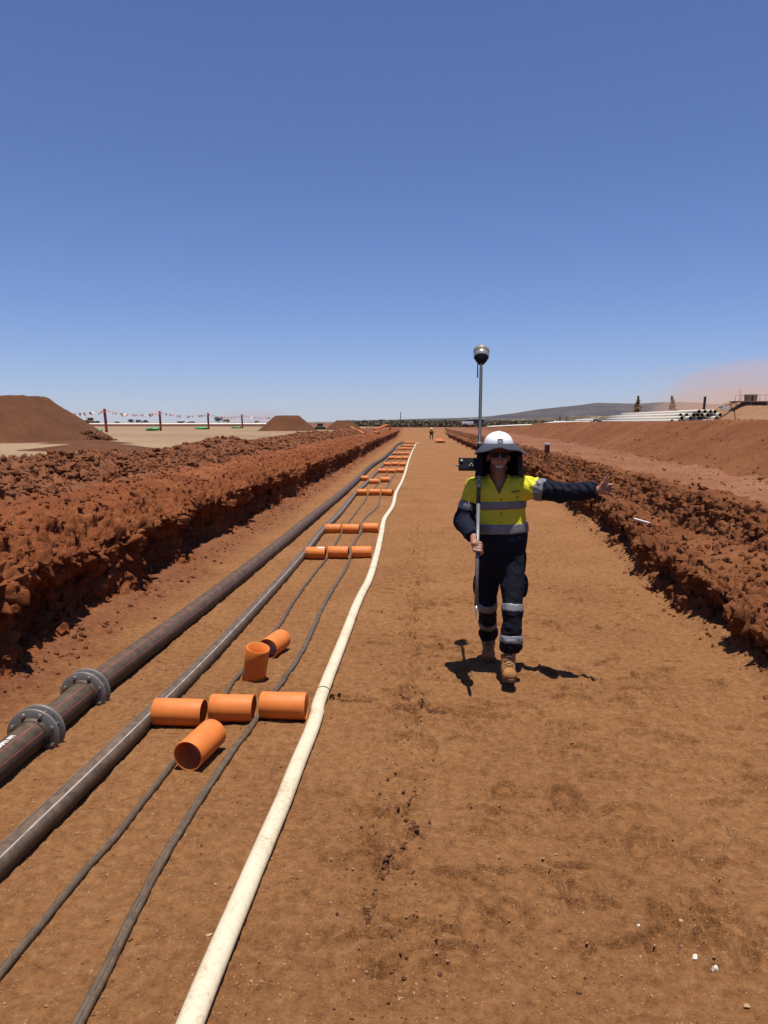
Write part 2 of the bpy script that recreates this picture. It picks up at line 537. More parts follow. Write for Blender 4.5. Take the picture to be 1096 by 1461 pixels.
def sweep(name, ctrl, ys, ns, dens, disp, mats, matfun=None):
    """sheet swept along y. ctrl(y) -> arrays X, Z, A (len K) ; returns object, verts grid, normals grid"""
    K = len(ctrl(ys[:1])[0][0])
    X, Z, A = ctrl(ys)                                    # (nY, K)
    seg = np.array(dens, float); cum = np.concatenate([[0], np.cumsum(seg)]); cum /= cum[-1]
    s = np.linspace(0, 1, ns)
    k = np.clip(np.searchsorted(cum, s, side='right') - 1, 0, K - 2)
    t = (s - cum[k]) / (cum[k + 1] - cum[k])
    ts = t * t * (3 - 2 * t) * 0.5 + t * 0.5
    L = lambda Q: Q[:, k] * (1 - ts) + Q[:, k + 1] * ts
    gx, gz, ga = L(X), L(Z), L(A)
    gy = np.repeat(ys[:, None], ns, 1)
    G = np.stack([gx, gy, gz], -1)
    def normals(G):
        du = np.gradient(G, axis=1); dv = np.gradient(G, axis=0)
        n = np.cross(du, dv)
        n /= np.linalg.norm(n, axis=-1, keepdims=True) + 1e-9
        n *= np.sign(n[..., 2:3].mean())
        return n
    n = normals(G)
    d = disp(G.reshape(-1, 3), ga.ravel(), np.repeat(s[None], len(ys), 0).ravel()).reshape(ga.shape)
    G = G + n * d[..., None]
    G[..., 2] = np.maximum(G[..., 2], ramp(gy) - 0.25)
    me = mesh_np(name, G.reshape(-1, 3), grid_faces(len(ys), ns))
    for m in mats: me.materials.append(m)
    if matfun is not None:
        mi = matfun(G, s)[:-1, :-1].astype(np.int32)
        me.polygons.foreach_set('material_index', np.ascontiguousarray(mi.ravel()))
    o = link(name, me)
    tag(o, kind='structure')
    return o, G, normals(G), s

def earth_disp(p, a, s):
    big = fbm(p * np.array([1.4, 1.4, 1.2]), 3, 51)
    mid = fbm(p * 4.5, 3, 57, billow=True)
    w1 = worley(p * 7.5, 61)
    w2 = worley(p * 17.0, 62)
    w3 = worley(p * 37.0, 63)
    near = np.clip(1.4 - p[:, 1] / 40.0, 0.35, 1.0)
    # broken blocks: deep joints between them, and steps where pieces have come away
    warp = p + 0.10 * np.stack([perlin(p * 5.0, 58), perlin(p * 5.0, 59), perlin(p * 5.0, 60)], 1)
    f1, f2 = worley2(warp * np.array([5.2, 4.0, 6.0]), 66)
    joint = np.clip(1 - (f2 - f1) / 0.20, 0, 1) ** 1.5
    hole = np.clip((fbm(p * np.array([3.2, 2.6, 3.2]), 2, 67) - 0.12) / 0.10, 0, 1)
    t = fbm(p * np.array([2.6, 2.0, 3.4]), 3, 68) * 4.0
    fr = t - np.floor(t)
    step = (np.floor(t) + sstep(0.72, 1.0, fr)) / 4.0
    strong = np.clip((a - 0.045) / 0.05, 0, 1) * near
    rough = strong * a * (-0.75 * joint - 0.70 * hole + 1.1 * step)
    return rough + a * (0.9 * big + 0.42 * mid + near * (0.95 * (0.5 - w1) + 0.46 * (0.5 - w2) + 0.20 * (0.5 - w3)))

def right_disp(p, a, s):
    d = earth_disp(p, a, s)
    f = np.interp(p[:, 1], [-10, 8, 15, 23, 39, 70, 140], [5.0, 5.1, 5.5, 6.0, 7.0, 7.6, 7.6])
    on = np.clip((p[:, 0] - f) / 0.4, 0, 1) * np.clip((f + 2.2 - p[:, 0]) / 0.5, 0, 1)
    q = np.stack([p[:, 0] * 0.5, p[:, 1] * 2.6 + p[:, 0] * 1.5, p[:, 2] * 0], 1)
    return d * (1 - 0.45 * on) + on * 0.055 * fbm(q, 3, 65, billow=True)

def left_ctrl(y):
    y = np.asarray(y, float)
    w = 0.09 * N1(y, 0.35, 71) + 0.06 * N1(y, 1.1, 72)
    hi = 0.74 + 0.50 * N1(y, 0.22, 73) + 0.25 * N1(y, 0.7, 74)
    hi = np.clip(hi, 0.25, 1.5) * (1 - sstep(55, 85, y) * 0.8)
    lip = 0.10 * N1(y, 0.9, 75)
    rec = np.clip(0.24 + 0.34 * N1(y, 0.75, 76) + 0.22 * N1(y, 2.1, 78) + 0.10 * (y < 11), 0.02, 0.6)
    pts = [(-2.72, -0.10, 0), (-2.98, -0.02, 0.02), (-3.00 - rec * 0.75, 0.16, 0.08), (-3.02 - rec, 0.42, 0.10), (-3.02 - rec * 0.45, 0.60 + lip, 0.12),
           (-3.12, 0.74 + lip * 0.7, 0.14), (-3.55, 0.93, 0.10), (-3.95, 1.00, 0.05), (-4.35, 1.02, 0.028), (-4.65, 1.02 + 0.10 * hi, 0.045),
           (-5.05, 1.03 + 0.32 * hi, 0.07), (-5.5, 1.03 + 0.42 * hi, 0.075), (-5.95, 1.03 + 0.36 * hi, 0.06), (-6.6, 1.05 + 0.12 * hi, 0.03), (-7.6, 1.10, 0.012), (-9.0, 1.06, 0.0)]
    X = np.stack([np.zeros_like(y) + a + (w if i < 8 else w * 0.4) for i, (a, _, _) in enumerate(pts)], 1)
    Z = np.stack([np.zeros_like(y) + b for _, b, _ in pts], 1)
    A = np.stack([np.zeros_like(y) + c for _, _, c in pts], 1)
    return X, Z, A

ly = np.concatenate([np.linspace(-6, 3.0, 14), yrows(3.1, 132, 0.012, 0.0036)])
LEFT, LG, LN, Ls = sweep('left_bank', left_ctrl, ly, 270, [6, 14, 16, 16, 16, 18, 14, 10, 12, 16, 16, 14, 12, 12, 8], earth_disp,
                         [M['red'], M['rubble']], lambda G, s: ((G[..., 0] < -4.45 + 0.25 * perlin(G.reshape(-1, 3) * 2.0, 5).reshape(G.shape[:2])) & (G[..., 0] > -6.7)))

def berm_foot(y):
    return np.interp(y, [-10, 8, 15, 23, 39, 70, 140], [5.0, 5.1, 5.5, 6.0, 7.0, 7.6, 7.6])

def right_ctrl(y):
    y = np.asarray(y, float)
    R = Rx(y)
    x2 = np.maximum(np.interp(y, [-10, 6, 9.4, 13, 18, 24, 40], [3.34, 3.36, 3.40, 3.46, 3.60, 3.75, 3.95]), R + 0.22)
    w = 0.12 * N1(y, 0.5, 81) + 0.17 * N1(y, 1.5, 82)
    rec = np.clip(0.10 + 0.38 * N1(y, 1.0, 83) + 0.16 * N1(y, 2.7, 88), 0.0, 0.42)
    hb = np.interp(y, [-10, 50, 62, 75, 95, 110], [0.93, 0.93, 0.80, 0.5, 0.28, 0.1])
    cr = 0.05 * N1(y, 0.12, 84)
    B = berm_foot(y) + 0.15 * N1(y, 0.25, 85)
    b1 = 0.50 + 0.07 * N1(y, 0.6, 86) - 0.12 * sstep(8.0, 5.0, y)
    wob = 0.12 * N1(y, 0.8, 87)
    z = np.zeros_like(y)
    pts = [(R - 0.30, z - 0.10, 0), (R - 0.02 + w, z - 0.02, 0.02), (R + rec + w, b1 * 0.45, 0.10), (R + 0.03 + w, b1 * 0.90, 0.13), (R + 0.18 + w * .6, b1 + 0.03, 0.085),
           ((R + x2) / 2 + wob * .4, b1 + 0.05, 0.03), (x2 + wob * .5, b1 + 0.10, 0.055), (x2 + 0.13 + wob, z + 0.82, 0.095), (x2 + 0.26 + wob, z + 0.98, 0.055),
           (x2 + 0.8, z + 1.01, 0.022), ((x2 + B) / 2 + .2, z + 1.0, 0.012), (B - 0.15, z + 1.02, 0.02), (B + 0.15, 1.05 + hb * 0.08, 0.04), (B + 1.0, 1.02 + hb * 0.52, 0.05),
           (B + 1.75, 1.02 + hb * 0.93 + cr, 0.045), (B + 2.1, 1.02 + hb + cr, 0.03), (B + 2.6, 1.02 + hb * 0.95 + cr, 0.03), (B + 5.2, z + 1.0, 0.02), (B + 6.5, z + 0.95, 0.0)]
    X = np.stack([a + z for a, _, _ in pts], 1)
    Z = np.stack([b + z for _, b, _ in pts], 1)
    A = np.stack([c + z for _, _, c in pts], 1)
    return X, Z, A

def right_mat(G, s):
    x, y = G[..., 0], G[..., 1]
    n = 0.3 * perlin(G.reshape(-1, 3) * 1.1, 9).reshape(x.shape)
    B = berm_foot(y)
    m = np.zeros(x.shape, int)
    m[(x > B - 0.1 + n * 0.6)] = 1
    m[(x > np.maximum(3.95, Rx(y) + 0.6) + n) & (x < B - 0.1 + n * 0.6)] = 2
    return m

ry = np.concatenate([np.linspace(-6, 3.6, 14), yrows(3.7, 132, 0.014, 0.0042)])
RIGHT, RG, RN, Rs = sweep('right_bank', right_ctrl, ry, 230, [4, 12, 14, 10, 12, 14, 16, 14, 12, 12, 10, 8, 16, 16, 8, 6, 8, 3], right_disp,
                          [M['step'], M['bank'], M['track']], right_mat)

# ------------------------------------------------------------------ land out to the horizon
def geo(a, first, k, end):
    out = [a]; st = first
    while out[-1] < end:
        out.append(out[-1] + st); st *= k
    return out
gx_ = sorted(set([-v for v in geo(8.0, 2.0, 1.16, 9000)] + [-8.0, -4.0, 0.0, 4.0, 8.0, 11.5] + geo(11.5, 2.0, 1.16, 9000)))
gy_ = sorted(set([-v for v in geo(7.0, 3.0, 1.3, 3000)] + [-7.0] + list(np.arange(-4, 131, 4.0)) + geo(130.0, 4.0, 1.10, 12000)))
gx_ = np.array(gx_); gy_ = np.array(gy_)
GX, GY = np.meshgrid(gx_, gy_)
GZ = 0.93 + 0.10 * fbm(P2(GX, GY, 0.03), 3, 91).reshape(GX.shape) * (np.abs(GX) > 12)
pit = (GX > -8.4) & (GX < 11.6) & (GY > -6.9) & (GY < 129)
GZ = np.where(pit, -0.9, GZ)
GROUND = link('ground', mesh_np('ground', np.stack([GX, GY, GZ], -1).reshape(-1, 3), grid_faces(len(gy_), len(gx_))), M['plain'])
tag(GROUND, kind='structure')

px_ = np.concatenate([-np.array(geo(8.2, 0.5, 1.07, 170))[::-1]])
py_ = np.array(geo(-6, 0.8, 1.03, 150))
PX, PY_ = np.meshgrid(px_, py_)
PZ = 1.09 + 0.05 * fbm(P2(PX, PY_, 0.10), 3, 95).reshape(PX.shape) + 0.012 * fbm(P2(PX, PY_, 0.9), 2, 96).reshape(PX.shape)
PAD = link('gravel_pad', mesh_np('gravel_pad', np.stack([PX, PY_, PZ], -1).reshape(-1, 3), grid_faces(len(py_), len(px_))), M['pad'])
tag(PAD, kind='structure')

# ------------------------------------------------------------------ loose stones and clods
def ico(sub):
    bm = bmesh.new()
    bmesh.ops.create_icosphere(bm, subdivisions=sub, radius=1.0)
    v = np.array([x.co[:] for x in bm.verts]); f = np.array([[y.index for y in x.verts] for x in bm.faces])
    bm.free()
    return v, f

ICO = {1: ico(1), 2: ico(2)}

def rand_rot(n):
    q = RNG.normal(size=(n, 4)); q /= np.linalg.norm(q, axis=1)[:, None]
    w, x, y, z = q.T
    return np.stack([1 - 2 * (y * y + z * z), 2 * (x * y - z * w), 2 * (x * z + y * w), 2 * (x * y + z * w), 1 - 2 * (x * x + z * z), 2 * (y * z - x * w),
                     2 * (x * z - y * w), 2 * (y * z + x * w), 1 - 2 * (x * x + y * y)], 1).reshape(n, 3, 3)

def rock_verts(sub, n, rough=0.34):
    """n different angular stones of about unit radius"""
    v, f = ICO[sub]
    out = np.repeat(v[None], n, 0)
    out = out * (1 + rough * RNG.normal(size=(n, len(v), 1)) * (0.55 if sub > 1 else 0.6))
    if sub > 1:                                     # knock flats into it
        for k in range(4):
            d = RNG.normal(size=(n, 1, 3)); d /= np.linalg.norm(d, axis=2, keepdims=True)
            c = RNG.uniform(0.45, 0.85, size=(n, 1, 1))
            t = (out * d).sum(2, keepdims=True)
            out = out - d * np.maximum(t - c, 0) * 0.9
    out = out * RNG.uniform(0.6, 1.15, size=(n, 1, 3))
    return np.einsum('nij,nkj->nki', rand_rot(n), out)

def scatter(name, pos, size, sub, mat, flat_z=1.0, rough=0.34, smooth=False, parent=None):
    n = len(pos)
    v = rock_verts(sub, n, rough) * np.asarray(size)[:, None, None]
    v[..., 2] *= flat_z
    v = v + np.asarray(pos)[:, None, :]
    f = ICO[sub][1]
    F = (f[None] + (np.arange(n) * v.shape[1])[:, None, None]).reshape(-1, 3)
    o = link(name, mesh_np(name, v.reshape(-1, 3), F, smooth), mat, parent)
    return tag(o, kind='stuff')

def pick(G, N, mask, n, lift, size):
    """random spots on a swept sheet, pushed out by part of the stone's size"""
    ii = np.flatnonzero(mask.ravel())
    k = RNG.choice(ii, n)
    g = G.reshape(-1, 3)[k]; nn = N.reshape(-1, 3)[k]
    return g + nn * (np.asarray(size) * lift)[:, None] + RNG.normal(size=(n, 3)) * 0.006

def power(n, lo, hi, a=2.4):
    return lo + (hi - lo) * RNG.random(n) ** a

lx, lyy = LG[..., 0], LG[..., 1]
vis = lyy > 3.0
n_rub = 0.30 * perlin(LG.reshape(-1, 3) * 1.3, 77).reshape(lx.shape)
m_spoil = vis & (lx < -4.5 + n_rub) & (lx > -6.5) & (lyy < 70)
m_wall = vis & (lx > -3.9) & (lx < -2.9) & (lyy < 60) & (LN[..., 2] > 0.15)
m_bench = vis & (lx < -3.6) & (lx > -4.6) & (lyy < 50)
s = power(2400, 0.022, 0.115, 3.4); scatter('spoil_clods', pick(LG, LN, m_spoil, 2400, 0.25, s), s, 2, M['rubble'], 0.8)
s = power(10000, 0.012, 0.045); scatter('spoil_gravel', pick(LG, LN, m_spoil, 10000, 0.3, s), s, 1, M['rubble'])
s = power(5000, 0.006, 0.036, 2.8); scatter('cut_face_clods', pick(LG, LN, m_wall, 5000, 0.30, s), s, 1, M['red'])
s = power(260, 0.035, 0.10, 2.2); scatter('cut_face_lumps', pick(LG, LN, m_wall, 260, 0.05, s), s, 2, M['red'])
s = power(1500, 0.008, 0.035); scatter('bench_gravel', pick(LG, LN, m_bench, 1500, 0.3, s), s, 1, M['red'])

rx_, ryy = RG[..., 0], RG[..., 1]
vis = ryy > 3.6
m_step = vis & (rx_ < np.maximum(3.95, Rx(ryy) + .6)) & (ryy < 60)
m_road = vis & (rx_ > 4.1) & (rx_ < berm_foot(ryy)) & (ryy < 60)
m_berm = vis & (rx_ > berm_foot(ryy) - 0.4) & (rx_ < berm_foot(ryy) + 2.4) & (ryy < 80)
s = power(7000, 0.006, 0.042, 3.0); scatter('step_gravel', pick(RG, RN, m_step, 7000, 0.3, s), s, 1, M['step'])
s = power(600, 0.025, 0.095, 2.6); scatter('step_clods', pick(RG, RN, m_step, 600, 0.0, s), s, 2, M['step'])
s = power(900, 0.006, 0.035, 3.0); scatter('track_gravel', pick(RG, RN, m_road, 900, -0.1, s), s, 1, M['track'])
s = power(2600, 0.006, 0.045, 3.6); scatter('berm_clods', pick(RG, RN, m_berm, 2600, -0.1, s), s, 1, M['bank'])

# pebbles in the sand, thickest near the lens
n = 11000
y = 1.6 + 11 * RNG.random(n) ** 1.9
x = RNG.uniform(-2.7, 2.5, n)
s = power(n, 0.0018, 0.0085, 2.6)
z = floor_h(x, y)
scatter('pebbles', np.stack([x, y, z + s * 0.15], 1), s, 1, M['pebble'], 0.75)
n = 5000
y = 1.6 + 14 * RNG.random(n) ** 1.7
x = RNG.uniform(-2.7, 2.5, n)
s = power(n, 0.002, 0.010, 3.0)
scatter('sand_crumbs', np.stack([x, y, floor_h(x, y) + s * 0.15], 1), s, 1, M['floor'], 0.8)
# crumbs along the trampled seam and at the foot of both walls
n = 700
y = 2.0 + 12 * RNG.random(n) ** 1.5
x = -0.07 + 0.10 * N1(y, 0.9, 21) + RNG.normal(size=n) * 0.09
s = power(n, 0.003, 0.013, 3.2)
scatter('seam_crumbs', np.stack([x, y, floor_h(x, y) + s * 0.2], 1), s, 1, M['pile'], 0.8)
# dark crumbs whose colour stands in for shade under ledges and in the seam
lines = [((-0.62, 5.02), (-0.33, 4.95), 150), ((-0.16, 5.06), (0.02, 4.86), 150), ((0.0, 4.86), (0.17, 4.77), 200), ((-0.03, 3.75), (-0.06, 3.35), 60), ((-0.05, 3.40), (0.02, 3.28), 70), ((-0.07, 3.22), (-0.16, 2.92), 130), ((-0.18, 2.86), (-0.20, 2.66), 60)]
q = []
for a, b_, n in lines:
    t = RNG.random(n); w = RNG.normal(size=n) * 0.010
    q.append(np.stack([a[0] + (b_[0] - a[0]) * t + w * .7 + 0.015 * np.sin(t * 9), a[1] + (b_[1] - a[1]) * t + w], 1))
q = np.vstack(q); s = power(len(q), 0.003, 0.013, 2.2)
scatter('ledge_shade_crumbs', np.stack([q[:, 0], q[:, 1], floor_h(q[:, 0], q[:, 1]) + s * 0.1], 1), s, 1, M['pile'], 0.6)
n = 2000
y = 4.0 + 36 * RNG.random(n) ** 1.6
lft = RNG.random(n) < 0.6
x = np.where(lft, -3.0 + np.abs(RNG.normal(size=n)) * 0.16, Rx(y) - np.abs(RNG.normal(size=n)) * 0.10)
s = power(n, 0.003, 0.030, 4.2)
scatter('wall_foot_crumbs', np.stack([x, y, floor_h(x, y) + s * 0.25], 1), s, 1, M['clod'])

M['white_stone'] = plain('white_stone', (0.66, 0.60, 0.48), 0.8, vary=0.18, vscale=30, bump=0.3)
M['tan_stone'] = plain('tan_stone', (0.42, 0.27, 0.15), 0.85, vary=0.2, vscale=30, bump=0.3)
def stone(x, y, r, mat, label, flat=0.7):
    v = rock_verts(2, 1, 0.25)[0]
    v = v * np.array((r, r, r * flat))
    o = link('stone', mesh_np('stone', v, ICO[2][1], False), M[mat])
    o.location = (x, y, fz(x, y) + r * flat * 0.45)
    tag(o, label, 'stone')
stone(0.99, 2.55, 0.016, 'white_stone', 'round white stone, brightest in the sand of the walkway')
stone(1.035, 2.485, 0.014, 'white_stone', 'pointed white stone just below the round white one', 1.0)
stone(0.835, 2.70, 0.012, 'white_stone', 'small oval white stone alone left of the brightest stones')
stone(1.02, 2.78, 0.013, 'tan_stone', 'buff stone lying behind the round white stone')
stone(1.06, 2.735, 0.010, 'tan_stone', 'smallest buff chip beside the buff stone behind the white ones')
stone(1.075, 2.32, 0.013, 'tan_stone', 'flat buff stone nearest the bottom right corner of the walkway')
stone(-0.77, 2.57, 0.016, 'tan_stone', 'flat buff stone in the sand between dark cable and white hose', 0.45)

# ------------------------------------------------------------------ pipes and cables
M['pe_black'] = plain('dusty_black_plastic', (0.035, 0.029, 0.024), 0.6, vary=0.35, vscale=5.0, dust=((0.20, 0.130, 0.080), 0.72), spec=0.22, world_coords=True)
M['pe_grey'] = plain('dusty_grey_plastic', (0.050, 0.038, 0.030), 0.55, vary=0.35, vscale=6.0, dust=((0.26, 0.165, 0.10), 0.7), spec=0.25, world_coords=True)
M['cable'] = plain('dusty_cable_sheath', (0.060, 0.046, 0.034), 0.5, vary=0.3, vscale=7.0, dust=((0.25, 0.165, 0.10), 0.65), spec=0.25, world_coords=True)
M['red_line'] = plain('red_line', (0.30, 0.075, 0.055), 0.5, vary=0.3, vscale=9, world_coords=True)
M['white_line'] = plain('white_line', (0.40, 0.36, 0.33), 0.5, vary=0.35, vscale=9, world_coords=True)
M['white_print'] = plain('white_print', (0.72, 0.70, 0.66), 0.5, k=0.9)
M['galv'] = plain('dull_steel', (0.21, 0.20, 0.19), 0.5, 0.2, vary=0.25, vscale=14, dust=((0.25, 0.14, 0.08), 0.3))
M['bolt'] = plain('bolt_steel', (0.5, 0.48, 0.45), 0.35, 0.8, vary=0.1)
M['black'] = plain('black_plastic', (0.010, 0.010, 0.011), 0.65, vary=0.2, spec=0.2)

def hose_mat():
    m, nt, b = nodes_of('dirty_white_hose')
    p = n_pos(nt)
    f = n_noise(nt, p, 55, 8, 0.78)
    g = n_noise(nt, p, 4, 5, 0.6)
    k = n_math(nt, 'ADD', n_math(nt, 'MULTIPLY', f, 0.6), n_math(nt, 'MULTIPLY', g, 0.4))
    c = n_ramp(nt, k, [(0.33, (0.26, 0.15, 0.075)), (0.41, (0.44, 0.34, 0.21)), (0.47, (0.54, 0.46, 0.32)), (0.62, (0.59, 0.52, 0.38))])
    nt.links.new(c, b.inputs['Base Color'])
    b.inputs['Roughness'].default_value = 0.55
    n_bump(nt, b, f, 0.25, 0.004)
    return m
M['hose'] = hose_mat()

def smooth1(a, w):
    k = np.hanning(w + 2)[1:-1]; k /= k.sum()
    return np.convolve(np.pad(a, w // 2, mode='edge'), k, mode='valid')[:len(a)]

def lay(pts, r, stiff=9, sink=0.008, step=0.05):
    """path of a pipe lying on the sand through ground points"""
    c = spline([(a, b) for a, b in pts], step)
    h = floor_h(c[:, 0], c[:, 1])
    return np.column_stack([c, smooth1(h, stiff) + r - sink])

big_xy = [(-2.30, -1.0), (-2.285, 2.0), (-2.285, 4.276), (-2.289, 4.954), (-2.262, 5.871), (-2.205, 7.758), (-2.125, 11.265), (-2.11, 13.805), (-2.05, 18.38), (-2.035, 23.918), (-2.09, 31.858),
          (-1.90, 39.747), (-1.89, 54.209), (-1.93, 62.997), (-1.68, 72.39)]
mid_xy = [(-1.915, -1.0), (-1.842, 1.2), (-1.783, 2.992), (-1.763, 3.563), (-1.734, 4.457), (-1.692, 5.871), (-1.66, 8.63), (-1.665, 10.697), (-1.705, 12.844), (-1.67, 15.587), (-1.715, 19.675), (-1.681, 22.888),
          (-1.66, 26.604), (-1.66, 31.727), (-1.69, 39.0), (-1.66, 44.531), (-1.64, 53.1), (-1.53, 66.952), (-1.52, 70)]
c1_xy = [(-1.50, -0.5), (-1.46, 1.2), (-1.431, 2.328), (-1.414, 2.946), (-1.372, 3.86), (-1.338, 4.57), (-1.352, 5.407), (-1.316, 6.947), (-1.334, 7.765), (-1.327, 9.182), (-1.302, 10.46), (-1.32, 11.595), (-1.350, 12.95), (-1.357, 14.33),
         (-1.343, 18.622), (-1.367, 19.74), (-1.285, 23.7), (-1.237, 27.199), (-1.25, 28.65), (-1.285, 33.3), (-1.30, 39.0), (-1.335, 45), (-1.24, 53.1), (-1.125, 60.1), (-1.12, 69)]
c2_xy = [(-1.03, -0.5), (-1.05, 1.2), (-1.065, 2.129), (-1.087, 2.541), (-1.111, 3.12), (-1.097, 3.751), (-1.034, 4.62), (-0.972, 6.034), (-0.994, 7.781), (-0.965, 9.6), (-0.983, 10.51), (-1.036, 11.608), (-1.022, 13.0), (-1.098, 14.553),
         (-0.965, 17.051), (-1.027, 19.76), (-0.974, 22.38), (-0.965, 24.2), (-0.932, 27.967), (-0.934, 28.8), (-0.944, 33.3), (-0.945, 39.0), (-1.007, 45), (-0.895, 53.1), (-0.79, 60.1), (-0.80, 69)]
wh_xy = [(-0.735, -0.5), (-0.72, 1.2), (-0.711, 2.117), (-0.703, 2.43), (-0.695, 2.843), (-0.672, 3.643), (-0.655, 4.60), (-0.668, 5.071), (-0.645, 7.693), (-0.606, 9.08), (-0.620, 10.956), (-0.655, 12.701), (-0.690, 14.592),
         (-0.618, 17.133), (-0.645, 20.29), (-0.591, 23.678), (-0.565, 28.9), (-0.575, 33.3), (-0.575, 39.0), (-0.55, 45.0), (-0.505, 53.0), (-0.43, 60.0), (-0.43, 66.0), (-0.149, 72.404)]

def path_at(path, y):
    return np.array([np.interp(y, path[:, 1], path[:, k]) for k in range(3)])

def strip_on(name, path, r, phi, width, mat, parent, y0=None, y1=None):
    p = path
    if y0 is not None: p = p[(p[:, 1] >= y0) & (p[:, 1] <= y1)]
    half = width / r / 2
    v, f = tube_arrays(p, r, 3, 1.0, phi - half, phi + half)
    return link(name, mesh_np(name, v, f), mat, parent)

# flanged main
R_BIG = 0.090
bp = lay(big_xy, R_BIG, 61, 0.026, 0.08)
main_pipe = empty('flanged_pipe', (-2.285, 4.5, 0), 'thickest black pipe, with bolted steel flanges, along the left trench wall', 'pipe')
bp_l = bp - np.array((-2.285, 4.5, 0))
tube('pipe_wall', bp_l, R_BIG, M['pe_black'], main_pipe, 28)
for phi in (math.radians(66), math.radians(24), math.radians(118)):
    strip_on('stripe', bp_l, R_BIG + 0.0012, phi, 0.0065, M['red_line'], main_pipe, -3.5, 27)

def flange_frame(path, y):
    c = path_at(path, y); d = path_at(path, y + 0.1) - path_at(path, y - 0.1); d /= np.linalg.norm(d)
    q = Vector(d).to_track_quat('Z', 'Y').to_matrix().to_4x4()
    return Matrix.Translation(Vector(c)) @ q

RF = 0.158
def ring_prof(r0, r1, z0, z1, b=0.003):
    return [(r0, z0), (r1 - b, z0), (r1, z0 + b), (r1, z1 - b), (r1 - b, z1), (r0, z1), (r0, z0)]
bolt_me = None
for yj in (4.24, 4.92):
    for k, dz in enumerate((-0.036, 0.036)):
        F = flange_frame(bp_l, yj - 4.5 + dz)
        lathe('flange', ring_prof(R_BIG + 0.004, RF, -0.010, 0.010), M['galv'], main_pipe, 48, M=F)
        sgn = -1 if k == 0 else 1
        lathe('collar', [(R_BIG, sgn * 0.034), (R_BIG + 0.007, sgn * 0.033), (R_BIG + 0.016, sgn * 0.010), (R_BIG + 0.016, -sgn * 0.03)], M['pe_black'], main_pipe, 32, M=F)
    F = flange_frame(bp_l, yj - 4.5)
    for j in range(8):
        a = 2 * math.pi * (j + 0.5) / 8
        x, y = 0.130 * math.cos(a), 0.130 * math.sin(a)
        if bolt_me is None:
            bm = bmesh.new()
            bm_cyl(bm, (0, 0, -0.066), (0, 0, 0.066), 0.007, seg=8)
            bm_cyl(bm, (0, 0, -0.060), (0, 0, -0.0465), 0.0135, seg=6)
            bm_cyl(bm, (0, 0, 0.0465), (0, 0, 0.060), 0.0135, seg=6)
            bolt_me = bpy.data.meshes.new('bolt'); bm.to_mesh(bolt_me); bm.free(); bolt_me.materials.append(M['bolt'])
        o = bpy.data.objects.new('bolt', bolt_me); COL.objects.link(o); o.parent = main_pipe
        o.matrix_local = F @ Matrix.Translation((x, y, 0))

def text_mesh(body, size, spacing=1.0, bold=0.0):
    cu = bpy.data.curves.new('print', 'FONT'); cu.body = body; cu.size = size; cu.space_character = spacing; cu.offset = bold
    cu.resolution_u = 2
    o = bpy.data.objects.new('print', cu); COL.objects.link(o)
    dg = bpy.context.evaluated_depsgraph_get()
    me = bpy.data.meshes.new_from_object(o.evaluated_get(dg))
    bpy.data.objects.remove(o); bpy.data.curves.remove(cu)
    bm = bmesh.new(); bm.from_mesh(me); bpy.data.meshes.remove(me)
    bmesh.ops.triangulate(bm, faces=bm.faces)
    return bm

def bend_on_pipe(bm, path, r, y0, phi0):
    for v in bm.verts:
        c = path_at(path, y0 + v.co.x); a = phi0 + v.co.y / r
        v.co = (c[0] + r * math.cos(a), c[1], c[2] + r * math.sin(a))
    return bm
bm = bend_on_pipe(text_mesh('PTX 2 N7 GRPN PPI', 0.040, 1.05, 0.0012), bp_l, R_BIG + 0.0015, 3.62 - 4.5, math.radians(78))
new_obj_bm('print', bm, M['white_print'], main_pipe)

# striped pipe
R_MID = 0.058
mp = lay(mid_xy, R_MID, 51, 0.018, 0.07)
mid_pipe = tag(tube('striped_pipe', mp, R_MID, M['pe_grey'], None, 24), 'grey-black pipe with a white line, second from the left trench wall', 'pipe')
strip_on('stripe', mp, R_MID + 0.001, math.radians(58), 0.008, M['white_line'], mid_pipe)
strip_on('stripe', mp, R_MID + 0.001, math.radians(122), 0.005, M['white_line'], mid_pipe)  # dusty highlight along the left shoulder, painted as a thin pale line

# two thin cables
cp1 = lay(c1_xy, 0.017, 5, 0.007, 0.05)
cab1 = tag(tube('cable', cp1, 0.017, M['cable'], None, 14), 'thin dark cable between the striped pipe and the flatter brown cable', 'cable')
strip_on('stripe', cp1, 0.0176, math.radians(70), 0.006, M['pe_black'], cab1, 0, 14)
cp2 = lay(c2_xy, 0.018, 5, 0.007, 0.05)
cab2 = tag(tube('cable', cp2, 0.021, M['cable'], None, 14, flat=0.8), 'flattened brown cable that weaves beside the white hose', 'cable')
strip_on('stripe', cp2 + np.array((0, 0, -0.0005)), 0.0182, math.radians(75), 0.006, M['pe_black'], cab2, 0, 14)

# white hose
wp = lay(wh_xy, 0.032, 7, 0.008, 0.06)
hose = tag(tube('white_hose', wp, 0.045, M['hose'], None, 22, flat=0.70), 'dirty white hose snaking along the right side of the pipes', 'hose')
i = int(np.argmin(np.abs(wp[:, 1] - 5.03)))
seg = np.array([wp[i] + (wp[i + 1] - wp[i]) * t for t in (-0.1, 0.0, 0.1)])
d = (wp[i + 1] - wp[i]) / np.linalg.norm(wp[i + 1] - wp[i])
v, f = tube_arrays([wp[i] - d * 0.005, wp[i] + d * 0.005], 0.0475, 22, 0.72)
link('tie_band', mesh_np('tie_band', v, f), M['black'], hose)

